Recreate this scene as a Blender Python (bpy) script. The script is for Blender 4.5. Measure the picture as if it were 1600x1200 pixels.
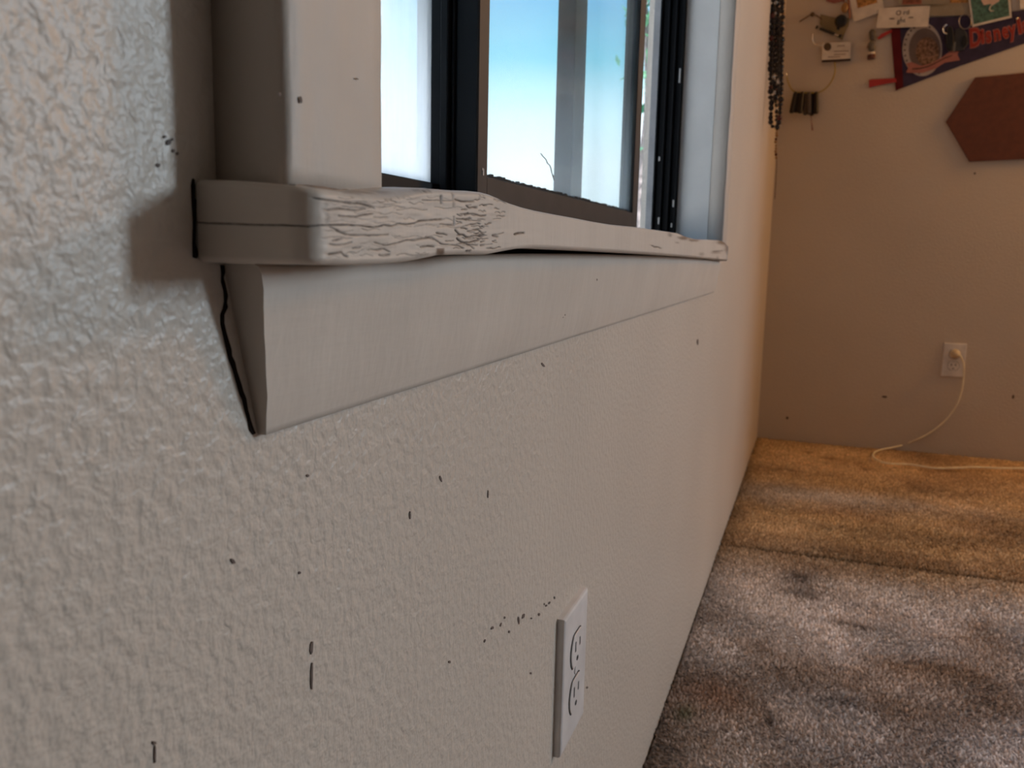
import bpy, bmesh, math, random
import numpy as np
from mathutils import Matrix, Vector, noise

# ------------------------------------------------------------------ clearing, camera, world, lights
for o in list(bpy.data.objects):
    bpy.data.objects.remove(o)
S = bpy.context.scene
C = S.collection
rnd = random.Random(7)
npr = np.random.default_rng(11)

F, YAW, PITCH, ROLL, CX, CZ = 1326.64, math.radians(19.501), math.radians(8.81), math.radians(-1.231), 0.1687, 0.6525
YB = 3.1976                                             # the far wall
_fw = np.array([-math.sin(YAW)*math.cos(PITCH), math.cos(YAW)*math.cos(PITCH), -math.sin(PITCH)])
_r = np.array([math.cos(YAW), math.sin(YAW), 0.0])
_d = np.cross(_fw, _r)
RR = math.cos(ROLL)*_r+math.sin(ROLL)*_d
DD = -math.sin(ROLL)*_r+math.cos(ROLL)*_d
CAM = np.array([CX, 0.0, CZ])

def at(u, v, ax, c):
    """the point of the plane axis=c seen at photograph pixel (u, v)"""
    d = _fw+RR*(u-800)/F+DD*(v-600)/F
    t = (c-CAM[ax])/d[ax]
    return CAM+t*d

cam = bpy.data.cameras.new('camera')
camo = bpy.data.objects.new('camera', cam)
C.objects.link(camo)
cam.sensor_width = 36; cam.sensor_fit = 'HORIZONTAL'; cam.lens = F/1600*36
cam.clip_start = 0.01; cam.clip_end = 200
M = Matrix.Identity(4)
for i in range(3):
    M[i][0] = RR[i]; M[i][1] = -DD[i]; M[i][2] = -_fw[i]; M[i][3] = CAM[i]
camo.matrix_world = M
cam.dof.use_dof = True; cam.dof.focus_distance = 0.44; cam.dof.aperture_fstop = 21
S.camera = camo
S.view_settings.view_transform = 'Standard'
S.view_settings.look = 'None'
S.view_settings.gamma = 1
S.view_settings.use_curve_mapping = False
S.view_settings.exposure = 0.0

class NT:
    """small node-tree writer"""
    def __init__(s, tree):
        s.t = tree; tree.nodes.clear()
    def n(s, kind, **kw):
        nd = s.t.nodes.new(kind)
        for k, v in kw.items():
            if k.startswith('i_'):
                key = k[2:]
                key = int(key) if key.isdigit() else key.replace('_', ' ')
                s.put(nd, key, v)
            else:
                setattr(nd, k, v)
        return nd
    def put(s, nd, key, v):
        if isinstance(v, bpy.types.NodeSocket):
            s.t.links.new(v, nd.inputs[key])
        else:
            if isinstance(v, (tuple, list)) and len(v) == 3 and nd.inputs[key].type == 'RGBA':
                v = (*v, 1)
            nd.inputs[key].default_value = v
    def math(s, op, a, b=None, c=None):
        nd = s.t.nodes.new('ShaderNodeMath'); nd.operation = op
        s.put(nd, 0, a)
        if b is not None: s.put(nd, 1, b)
        if c is not None: s.put(nd, 2, c)
        return nd.outputs[0]
    def mix(s, f, a, b, mode='MIX'):
        nd = s.t.nodes.new('ShaderNodeMix'); nd.data_type = 'RGBA'; nd.blend_type = mode
        s.put(nd, 0, f); s.put(nd, 6, a); s.put(nd, 7, b)
        return nd.outputs[2]
    def ramp(s, f, stops, interp='LINEAR'):
        nd = s.t.nodes.new('ShaderNodeValToRGB'); nd.color_ramp.interpolation = interp
        e = nd.color_ramp.elements
        while len(e) < len(stops): e.new(0.5)
        for el, (p, c) in zip(e, stops):
            el.position = p
            el.color = (*c, 1) if isinstance(c, (tuple, list)) else (c, c, c, 1)
        s.put(nd, 0, f)
        return nd.outputs[0]
    def noise(s, vec, scale, detail=3, rough=0.5, dist=0.0):
        nd = s.n('ShaderNodeTexNoise', i_Scale=scale, i_Detail=detail, i_Roughness=rough, i_Distortion=dist)
        s.put(nd, 'Vector', vec)
        return nd.outputs[0]
    def scaled(s, vec, sc):
        nd = s.n('ShaderNodeMapping'); s.put(nd, 'Vector', vec); nd.inputs['Scale'].default_value = sc
        return nd.outputs[0]

# sky: hazy white near the horizon, blue higher up
W = bpy.data.worlds.new('sky'); S.world = W; W.use_nodes = True
t = NT(W.node_tree)
tc = t.n('ShaderNodeTexCoord').outputs['Generated']
sep = t.n('ShaderNodeSeparateXYZ', i_0=tc)
elev = t.math('MULTIPLY', sep.outputs[2], 2.2)
skyc = t.ramp(elev, [(0.22, (1.0, 1.0, 1.0)), (0.33, (0.80, 0.95, 1.0)), (0.46, (0.30, 0.62, 0.74)), (0.66, (0.19, 0.40, 0.66)), (1.0, (0.15, 0.30, 0.54))])
bg = t.n('ShaderNodeBackground', i_0=skyc, i_1=1.7)
t.n('ShaderNodeOutputWorld', i_0=bg.outputs[0])

def area(name, loc, rot, sx, sy, power, col):
    l = bpy.data.lights.new(name, 'AREA'); l.shape = 'RECTANGLE'; l.size = sx; l.size_y = sy
    l.energy = power; l.color = col
    o = bpy.data.objects.new(name, l); C.objects.link(o); o.location = loc; o.rotation_euler = rot
    return o
# midday sun from over the house: it lights the yard, the window side stays in shade
sl = bpy.data.lights.new('sun', 'SUN'); sl.energy = 16; sl.angle = 0.01; sl.color = (1.0, 0.97, 0.92)
so = bpy.data.objects.new('sun', sl); C.objects.link(so)
so.rotation_euler = Vector((-0.50, 0.22, -0.84)).to_track_quat('-Z', 'Y').to_euler()
# daylight through a second window in the far wall, well to the right of the frame
area('window_daylight', (3.95, 3.30, 1.58), (math.radians(-90), 0, 0), 0.7, 0.95, 153, (0.71, 0.865, 1.0))
# warm fill light added out of frame, no fixture, for the far end
l = bpy.data.lights.new('warm_fill', 'POINT'); l.energy = 33; l.color = (1.0, 0.46, 0.10); l.shadow_soft_size = 0.16
lo = bpy.data.objects.new('warm_fill', l); C.objects.link(lo); lo.location = (1.7, 3.0, 1.6)

# ------------------------------------------------------------------ materials
def mat(name, col, rough=0.5, metal=0.0, spec=0.5, vary=0.06, vscale=30.0, bump=0.0, bscale=200.0):
    m = bpy.data.materials.new(name); m.use_nodes = True
    t = NT(m.node_tree)
    oc = t.n('ShaderNodeTexCoord').outputs['Object']
    nz = t.noise(oc, vscale)
    dark = tuple(c*(1-2*vary) for c in col); lite = tuple(min(1, c*(1+2*vary)) for c in col)
    c = t.ramp(nz, [(0.3, dark), (0.7, lite)])
    p = t.n('ShaderNodeBsdfPrincipled', i_Base_Color=c, i_Roughness=rough, i_Metallic=metal)
    p.inputs['Specular IOR Level'].default_value = spec
    if bump:
        b = t.n('ShaderNodeBump', i_Strength=1.0, i_Distance=bump, i_Height=t.noise(oc, bscale, 2))
        t.put(p, 'Normal', b.outputs[0])
    t.n('ShaderNodeOutputMaterial', i_0=p.outputs[0])
    return m

PAINT = (0.62, 0.545, 0.47)

def wall_material(name, strength=1.0, base=PAINT):
    """semi-gloss cream paint over an orange-peel spray texture"""
    m = bpy.data.materials.new(name); m.use_nodes = True
    t = NT(m.node_tree)
    oc = t.n('ShaderNodeTexCoord').outputs['Object']
    big = t.noise(oc, 3.0, 3)
    c = t.ramp(big, [(0.3, tuple(x*0.95 for x in base)), (0.7, tuple(min(1, x*1.03) for x in base))])
    n1 = t.noise(oc, 185.0, 2, 0.5, 0.15)
    n2 = t.noise(oc, 330.0, 2, 0.5)
    h1 = t.ramp(n1, [(0.30, 0.0), (0.70, 1.0)])
    h = t.math('ADD', h1, t.math('MULTIPLY', n2, 0.35))
    b = t.n('ShaderNodeBump', i_Strength=strength, i_Distance=0.0006, i_Height=h)
    p = t.n('ShaderNodeBsdfPrincipled', i_Base_Color=c, i_Roughness=0.40, i_Normal=b.outputs[0])
    p.inputs['Specular IOR Level'].default_value = 0.36
    t.n('ShaderNodeOutputMaterial', i_0=p.outputs[0])
    return m

def trim_material(name, base, worn=False):
    """many coats of brushed paint on wood; 'crack' and 'stain' vertex values show bare wood in cracks and chips"""
    m = bpy.data.materials.new(name); m.use_nodes = True
    t = NT(m.node_tree)
    oc = t.n('ShaderNodeTexCoord').outputs['Object']
    br = t.noise(t.scaled(oc, (60, 8, 60)), 4.0, 3)
    lump = t.noise(t.scaled(oc, (60, 60, 22)), 1.2, 3, 0.55)
    c = t.ramp(t.noise(oc, 18.0, 3), [(0.3, tuple(x*0.95 for x in base)), (0.7, tuple(min(1, x*1.03) for x in base))])
    if worn:
        cr = t.n('ShaderNodeAttribute', attribute_name='crack').outputs['Fac']
        stn = t.n('ShaderNodeAttribute', attribute_name='stain').outputs['Fac']
        c = t.mix(t.math('MULTIPLY', stn, 0.9), c, (0.15, 0.09, 0.055))
        c = t.mix(t.math('POWER', cr, 0.75), c, (0.045, 0.027, 0.018))
    h = t.math('ADD', t.math('MULTIPLY', br, 0.25), lump)
    b = t.n('ShaderNodeBump', i_Strength=0.55, i_Distance=0.0012, i_Height=h)
    p = t.n('ShaderNodeBsdfPrincipled', i_Base_Color=c, i_Roughness=0.5, i_Normal=b.outputs[0])
    p.inputs['Specular IOR Level'].default_value = 0.3
    t.n('ShaderNodeOutputMaterial', i_0=p.outputs[0])
    return m

def glass_material(name, dust, tint):
    """window glass under a film of dried-on dust, thicker towards the bottom and in streaks"""
    m = bpy.data.materials.new(name); m.use_nodes = True
    t = NT(m.node_tree)
    oc = t.n('ShaderNodeTexCoord').outputs['Object']
    z = t.n('ShaderNodeSeparateXYZ', i_0=oc).outputs[2]
    streak = t.noise(t.scaled(oc, (1, 60, 6)), 1.0, 4, 0.6)
    blot = t.noise(oc, 14.0, 3)
    low = t.n('ShaderNodeMapRange', i_0=z, i_1=0.70, i_2=0.86, i_3=1.0, i_4=0.15).outputs[0]
    f = t.math('MULTIPLY', t.math('MULTIPLY', low, dust), t.math('ADD', 0.55, t.math('MULTIPLY', t.math('ADD', streak, blot), 0.45)))
    tr = t.n('ShaderNodeBsdfTransparent', i_0=tint)
    tl = t.n('ShaderNodeBsdfTranslucent', i_0=(0.93, 0.95, 0.97))
    gl = t.n('ShaderNodeBsdfGlossy', i_0=(1, 1, 1), i_1=0.12)
    mx = t.n('ShaderNodeMixShader'); t.put(mx, 0, f); t.put(mx, 1, tr.outputs[0]); t.put(mx, 2, tl.outputs[0])
    fr = t.n('ShaderNodeFresnel', i_0=1.45).outputs[0]
    m2 = t.n('ShaderNodeMixShader'); t.put(m2, 0, t.math('MULTIPLY', fr, 0.2)); t.put(m2, 1, mx.outputs[0]); t.put(m2, 2, gl.outputs[0])
    t.n('ShaderNodeOutputMaterial', i_0=m2.outputs[0])
    return m

def carpet_material(name):
    m = bpy.data.materials.new(name); m.use_nodes = True
    t = NT(m.node_tree)
    c = t.n('ShaderNodeAttribute', attribute_name='tint').outputs['Color']
    oc = t.n('ShaderNodeTexCoord').outputs['Object']
    c = t.mix(1.0, c, t.ramp(t.noise(oc, 220.0, 2), [(0.3, 0.75), (0.7, 1.2)]), 'MULTIPLY')
    p = t.n('ShaderNodeBsdfPrincipled', i_Base_Color=c, i_Roughness=0.95)
    p.inputs['Specular IOR Level'].default_value = 0.1
    t.n('ShaderNodeOutputMaterial', i_0=p.outputs[0])
    return m

M_WALL = wall_material('cream_orange_peel_wall')
M_WALL_FAR = wall_material('cream_far_wall', 0.6)
M_UNSEEN_DARK = mat('bounce_cutting_dark', (0.10, 0.062, 0.038), 0.5)  # invented dark finish for the unseen walls, cuts bounced light
M_CEIL = mat('ceiling_buff', (0.38, 0.33, 0.27), 0.8)  # kept dark so the unseen ceiling bounces less light
M_SILL = trim_material('cracked_sill_paint', (0.63, 0.555, 0.485), True)
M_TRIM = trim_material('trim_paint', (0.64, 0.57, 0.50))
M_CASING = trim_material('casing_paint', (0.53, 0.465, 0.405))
M_JAMB = trim_material('jamb_paint', (0.82, 0.80, 0.77))
M_GAP = mat('dark_open_joint', (0.012, 0.008, 0.006), 0.9, spec=0.1)
M_CAULK = mat('dirty_caulk', (0.20, 0.13, 0.085), 0.7, vary=0.25, vscale=180)
M_BRONZE = mat('bronze_aluminium', (0.030, 0.023, 0.020), 0.5, spec=0.22, vary=0.1)
M_BLACK = mat('dark_frame_side', (0.005, 0.005, 0.006), 0.5, spec=0.12)
M_SCRATCH = mat('bare_aluminium_scratch', (0.5, 0.47, 0.45), 0.4, 0.3)
M_GLASS = glass_material('dusty_glass', 0.12, (0.86, 0.96, 0.99))
M_GLASS3 = glass_material('thickly_dusty_glass', 0.8, (0.93, 0.98, 0.99))
M_GLASS2 = glass_material('clearer_glass', 0.08, (0.98, 0.99, 1.0))
M_EXT = mat('exterior_trim_paint', (0.30, 0.29, 0.29), 0.7, bump=0.0006, bscale=300)
M_PLATE = mat('white_plastic', (0.74, 0.71, 0.70), 0.3)
M_IVORY = mat('ivory_plastic', (0.68, 0.58, 0.42), 0.35)
M_CORD = mat('cream_cord', (0.92, 0.84, 0.66), 0.45)
M_SLOT = mat('slot_shadow_black', (0.01, 0.008, 0.008), 0.8)
M_STEEL = mat('nickel_steel', (0.7, 0.68, 0.66), 0.2, 1.0)
M_CARPET = carpet_material('cut_pile_carpet')
M_SUB = mat('carpet_backing', (0.03, 0.022, 0.018), 0.95, spec=0.1)
M_SCUFF = mat('dark_scuff', (0.12, 0.085, 0.07), 0.7, vary=0.2, vscale=300)

# ------------------------------------------------------------------ object helpers
def tag(o, label, cat, group=None, kind=None):
    o['label'] = label; o['category'] = cat
    if group: o['group'] = group
    if kind: o['kind'] = kind
    return o

def empty(name, loc=(0, 0, 0)):
    o = bpy.data.objects.new(name, None); C.objects.link(o); o.location = loc; o.empty_display_size = 0.02
    return o

class MB:
    def __init__(s): s.v = []; s.f = []
    def box(s, a, b):
        x0, y0, z0 = [min(p, q) for p, q in zip(a, b)]; x1, y1, z1 = [max(p, q) for p, q in zip(a, b)]
        k = len(s.v)
        s.v += [(x0,y0,z0),(x1,y0,z0),(x1,y1,z0),(x0,y1,z0),(x0,y0,z1),(x1,y0,z1),(x1,y1,z1),(x0,y1,z1)]
        s.f += [tuple(k+i for i in q) for q in ((0,3,2,1),(4,5,6,7),(0,1,5,4),(1,2,6,5),(2,3,7,6),(3,0,4,7))]
        return s
    def prism(s, pts, off):
        """polygon of 3-D points extruded by vector off"""
        k = len(s.v); n = len(pts); off = np.array(off)
        pts = [np.array(p, float) for p in pts]
        s.v += [tuple(p) for p in pts]+[tuple(p+off) for p in pts]
        s.f.append(tuple(range(k, k+n))); s.f.append(tuple(range(k+2*n-1, k+n-1, -1)))
        for i in range(n):
            j = (i+1) % n
            s.f.append((k+i, k+n+i, k+n+j, k+j))
        return s
    def tube(s, pts, r, seg=8, closed=False):
        pts = [np.array(p, float) for p in pts]; n = len(pts); k = len(s.v)
        rs = r if hasattr(r, '__len__') else [r]*n
        up = np.array([0.0, 0.0, 1.0]); prev = None
        for i, p in enumerate(pts):
            a = pts[(i-1) % n] if (closed or i > 0) else p
            b = pts[(i+1) % n] if (closed or i < n-1) else p
            d = b-a; d = d/(np.linalg.norm(d)+1e-12)
            if prev is None:
                ref = up if abs(d[2]) < 0.9 else np.array([1.0, 0, 0])
                x = np.cross(ref, d)
            else:
                x = prev-d*np.dot(prev, d)
            x /= np.linalg.norm(x)+1e-12; prev = x; y = np.cross(d, x)
            for q in range(seg):
                w = 2*math.pi*q/seg
                s.v.append(tuple(p+rs[i]*(math.cos(w)*x+math.sin(w)*y)))
        for i in range(n if closed else n-1):
            j = (i+1) % n
            for q in range(seg):
                q2 = (q+1) % seg
                s.f.append((k+i*seg+q, k+i*seg+q2, k+j*seg+q2, k+j*seg+q))
        if not closed:
            s.f.append(tuple(k+q for q in range(seg-1, -1, -1)))
            s.f.append(tuple(k+(n-1)*seg+q for q in range(seg)))
        return s
    def ball(s, c, r, nu=10, nv=6, sc=(1, 1, 1)):
        k = len(s.v)
        for i in range(nv+1):
            th = math.pi*i/nv
            for j in range(nu):
                ph = 2*math.pi*j/nu
                s.v.append((c[0]+r*sc[0]*math.sin(th)*math.cos(ph), c[1]+r*sc[1]*math.sin(th)*math.sin(ph), c[2]+r*sc[2]*math.cos(th)))
        for i in range(nv):
            for j in range(nu):
                j2 = (j+1) % nu
                s.f.append((k+i*nu+j, k+(i+1)*nu+j, k+(i+1)*nu+j2, k+i*nu+j2))
        return s
    def build(s, name, m, parent=None, smooth=False, bevel=0.0, seg=2):
        me = bpy.data.meshes.new(name)
        me.from_pydata(s.v, [], s.f)
        bm = bmesh.new(); bm.from_mesh(me)
        bmesh.ops.remove_doubles(bm, verts=bm.verts, dist=1e-7)
        bmesh.ops.recalc_face_normals(bm, faces=bm.faces)
        if bevel:
            es = [e for e in bm.edges if len(e.link_faces) == 2 and e.calc_face_angle(0) > 0.5]
            bmesh.ops.bevel(bm, geom=es, offset=bevel, segments=seg, affect='EDGES', profile=0.5)
        bm.to_mesh(me); bm.free()
        if smooth:
            me.polygons.foreach_set('use_smooth', [True]*len(me.polygons))
        me.materials.append(m)
        o = bpy.data.objects.new(name, me); C.objects.link(o)
        if parent is not None: o.parent = parent
        return o

def smooth_curve(pts, n):
    """Catmull-Rom through 3-D points"""
    P = [np.array(p, float) for p in pts]
    P = [2*P[0]-P[1]]+P+[2*P[-1]-P[-2]]
    out = []
    for i in range(1, len(P)-2):
        for k in range(n):
            t_ = k/n
            a, b, c, d = P[i-1], P[i], P[i+1], P[i+2]
            out.append(0.5*((2*b)+(c-a)*t_+(2*a-5*b+4*c-d)*t_**2+(3*b-a-3*c+d)*t_**3))
    out.append(P[-2])
    return out

# ------------------------------------------------------------------ the room shell
OY0, OY1, OZ0, OZ1 = 0.27, 1.385, 0.671, 1.92           # window opening in the left wall
XR, YF, ZC = 6.0, -5.0, 2.42
wl = MB()
T = -0.108
wl.box((T, YF, -0.02), (0, OY0, ZC)).box((T, OY1, -0.02), (0, YB, ZC))
wl.box((T, OY0, -0.02), (0, OY1, 0.6475)).box((T, OY0, 0.6475), (-0.0005, OY1, 0.6655)).box((T, OY0, OZ1), (0, OY1, ZC))
wall_left = wl.build('wall_left', M_WALL)
tag(wall_left, 'cream orange-peel textured wall running along the left under the window', 'wall', kind='structure')

wb = MB()
wb.box((T, YB, -0.02), (3.3, YB+0.12, ZC)).box((4.6, YB, -0.02), (XR, YB+0.12, ZC)).box((3.3, YB, 2.17), (4.6, YB+0.12, ZC)).box((3.3, YB, -0.02), (4.6, YB+0.12, 0.98))
wall_back = wb.build('wall_back', M_WALL_FAR)
tag(wall_back, 'far cream wall hung with a pennant, cards and keys', 'wall', kind='structure')
tag(MB().box((XR, YF, -0.02), (XR+0.1, YB+0.12, ZC)).build('wall_right', M_UNSEEN_DARK), 'unseen wall opposite the window, darkened to cut bounced light', 'wall', kind='structure')
tag(MB().box((T, YF-0.1, -0.02), (XR+0.1, YF, ZC)).build('wall_front', M_UNSEEN_DARK), 'unseen wall behind the viewer, darkened to cut bounced light', 'wall', kind='structure')
tag(MB().box((T, YF-0.1, ZC), (XR+0.1, YB+0.12, ZC+0.1)).build('ceiling', M_CEIL), 'plain unseen ceiling, darkened to cut bounced light', 'ceiling', kind='structure')

# scuffs and specks on the left wall
def speck(mb, u, v, ru, rv, tilt=0.0, n=7):
    c = at(u, v, 0, 0.0); e = at(u+1, v, 0, 0.0); g = at(u, v+1, 0, 0.0)
    ey = (e-c); ez = (g-c)
    pts = []
    for k in range(n):
        w = 2*math.pi*k/n; j = rnd.uniform(0.7, 1.15)
        a = ru*math.cos(w)*j; b = rv*math.sin(w)*j
        a, b = a*math.cos(tilt)-b*math.sin(tilt), a*math.sin(tilt)+b*math.cos(tilt)
        p = c+ey*a+ez*b; p[0] = 0.0004
        pts.append(p)
    mb.prism(pts, (-0.0008, 0, 0))
sc = MB()
for u, v, ru, rv, ti in [(480,743,2.6,2.6,0),(467,895,2.4,2.4,0),(486,1012,2.6,11,.03),(486,1056,2.2,25,.02),(240,1160,4,3,.3),(241,1178,1.8,16,.02),
                         (363,877,2.6,5,-.6),(848,570,1.6,5,-.6),(1090,534,1.5,5,0),(640,805,1.2,7,0),(702,1034,1.8,2.4,0),(688,748,1.5,6,-.4),(762,772,1.0,7,0),
                         (262,222,4,5,.3),(256,214,2.5,3,0),(270,236,2.5,3,0),(276,240,2,2.5,0),(246,258,3,4,-.4),(268,218,2,3,.4),
                         (757,1001,1.5,3,.2),(769,981,2,3,.5),(782,976,1.2,4,.2),(810,970,1.6,6,-.1),(817,963,1.8,5,.4),(842,960,1.6,2.4,0),(853,946,1.5,2.4,.4),
                         (858,942,1.3,2.2,.5),(850,944,1,2,0),(788,965,1.3,2,0),(795,987,1.4,2.4,.2),(830,966,1.2,1.6,0),(866,934,1.2,2,0),(829,1052,1.6,2,0),(917,1074,1.6,2,0)]:
    speck(sc, u, v, ru, rv, ti)
o = sc.build('scuff_mark', M_SCUFF, wall_left); o['kind'] = 'stuff'
sc = MB()
for u, v, ru, rv in [(1230, 653, 2.2, 2.5), (1583, 620, 1.8, 3.2), (1523, 271, 1.6, 1.6), (1382, 620, 4, 2)]:
    c = at(u, v, 1, YB); k = 3.2/F
    pts = [(c[0]+ru*k*math.cos(q), YB-0.0004, c[2]+rv*k*math.sin(q)) for q in [i*math.pi/3 for i in range(6)]]
    sc.prism(pts, (0, 0.0008, 0))
o = sc.build('scuff_mark', M_SCUFF, wall_back); o['kind'] = 'stuff'

# ------------------------------------------------------------------ carpet
floor = MB().box((T, YF, -0.06), (XR, YB, -0.012)).build('floor', M_SUB)
tag(floor, 'stained beige carpeted floor with a seam across it', 'floor', kind='structure')
s0 = at(1128, 848, 2, 0.0); s1 = at(1600, 907, 2, 0.0)
def seam(x): return s0[1]+(s1[1]-s0[1])*(x-s0[0])/(s1[0]-s0[0])

blobs = []
def blob(u, v, ru, rv, amp, col=None, rot=0.0):
    c = at(u, v, 2, 0.0)
    dx = abs(at(u+ru, v, 2, 0.0)[0]-c[0]); dy = abs(at(u, v+rv, 2, 0.0)[1]-c[1])
    blobs.append((c[0], c[1], dx, dy, amp, col, rot))
GREY = (0.62, 0.55, 0.50); BROWN = (0.30, 0.19, 0.115); GOLD = (0.66, 0.45, 0.25); BLK = (0.11,0.09,0.085)
blob(1300, 775, 190, 13, 0.75, GREY); blob(1210, 778, 40, 10, 0.3, GREY)
blob(1215, 735, 60, 9, 0.35, BROWN); blob(1560, 830, 70, 20, 0.55, BROWN); blob(1480, 845, 90, 9, 0.3, BROWN); blob(1320, 850, 90, 8, 0.25, BROWN)
blob(1330, 862, 120, 8, 0.4, BROWN); blob(1450, 715, 40, 7, 0.5, BROWN); blob(1262, 705, 8, 2, 0.7, BROWN); blob(1300, 715, 16, 2.2, 0.8, BROWN); blob(1352, 732, 8, 3, 0.8, BROWN); blob(1230, 732, 22, 2, 0.5, BROWN)
blob(1250, 900, 34, 13, 0.75, BLK); blob(1255, 925, 26, 10, 0.6, BLK); blob(1225, 870, 40, 10, 0.4, BROWN); blob(1290, 885, 70, 10, 0.35, BROWN)
blob(1320, 970, 50, 3, 0.5, BLK, 0.0); blob(1352, 979, 9, 3, 0.7, BLK)
blob(1400, 925, 110, 14, 0.45, (0.72,0.66,0.63)); blob(1190, 935, 60, 12, 0.35, (0.72,0.66,0.63)); blob(1570, 960, 50, 50, 0.5, (0.74,0.68,0.66))
blob(1395, 995, 40, 12, 0.5, (0.76,0.69,0.65)); blob(1535, 980, 35, 22, 0.5, BROWN); blob(1500, 1050, 120, 25, 0.55, BROWN); blob(1400, 1035, 60, 12, 0.35, BROWN)
blob(1110, 1080, 60, 30, 0.55, (0.38,0.20,0.12)); blob(1230, 1050, 90, 30, 0.45, BROWN); blob(1070, 1112, 16, 14, 0.7, (0.12,0.14,0.05))
blob(1320, 1095, 40, 10, 0.45, BLK); blob(1205, 1122, 8, 8, 0.8, BLK); blob(1235, 1152, 14, 5, 0.8, BLK); blob(1050, 1165, 20, 10, 0.5, BLK); blob(1420, 1110, 60, 20, 0.3, BROWN)
blob(1300, 1170, 250, 22, 0.4, (0.66,0.61,0.62)); blob(1150, 1165, 60, 15, 0.3, (0.66,0.61,0.61)); blob(1180, 1010, 60, 14, 0.25, BROWN); blob(1560, 1100, 60, 20, 0.4, BROWN)
blob(1520, 1150, 90, 18, 0.3, (0.66,0.61,0.62))

def vnoise(x, y, sc, seed):
    """cheap value noise on arrays"""
    xs = x*sc+seed*17.3; ys = y*sc+seed*9.1
    xi = np.floor(xs).astype(int); yi = np.floor(ys).astype(int); fx = xs-xi; fy = ys-yi
    fx = fx*fx*(3-2*fx); fy = fy*fy*(3-2*fy)
    def h(a, b):
        q = np.sin(a*127.1+b*311.7+seed*74.7)*43758.5453
        return q-np.floor(q)
    return (h(xi, yi)*(1-fx)+h(xi+1, yi)*fx)*(1-fy)+(h(xi, yi+1)*(1-fx)+h(xi+1, yi+1)*fx)*fy

def carpet_tint(x, y):
    far = 1/(1+np.exp(-(y-(seam(x)-0.12))/0.05))
    far = np.clip(far*(0.85+0.3*vnoise(x, y, 3, 5)), 0, 1)
    c = np.array((0.87, 0.79, 0.775))[None]*(1-far[:, None])+np.array(GOLD)[None]*far[:, None]
    n = 0.5*vnoise(x, y, 7, 1)+0.3*vnoise(x, y, 19, 2)+0.2*vnoise(x, y, 45, 3)
    c = c*(0.62+0.76*n)[:, None]
    mb_ = np.clip((vnoise(x, y, 5.0, 41)*0.6+vnoise(x, y, 13, 42)*0.4-0.45)*2.2, 0, .55)[:, None]
    c = c*(1-mb_)+np.array(BROWN)[None]*1.25*mb_
    wob = 0.35*(vnoise(x, y, 24, 8)-0.5)
    for bx, by, rx, ry, amp, col, rot in blobs:
        w = ((x-bx)/rx)**2+((y-by)/ry)**2
        w = min(1, amp*1.3)*np.exp(-np.maximum(w*(1+wob*1.6), 0)**0.9)
        c = c*(1-w[:, None])+np.array(col)[None]*w[:, None]
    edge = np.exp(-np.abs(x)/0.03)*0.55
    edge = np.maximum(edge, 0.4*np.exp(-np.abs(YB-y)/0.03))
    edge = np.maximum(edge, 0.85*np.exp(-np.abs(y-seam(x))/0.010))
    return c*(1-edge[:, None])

def carpet_height(x, y):
    h = 0.0025*(vnoise(x, y, 3.0, 21)-0.5)+0.0012*(vnoise(x, y, 11, 22)-0.5)
    return h-0.006*np.exp(-np.abs(y-seam(x))/0.010)

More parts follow.
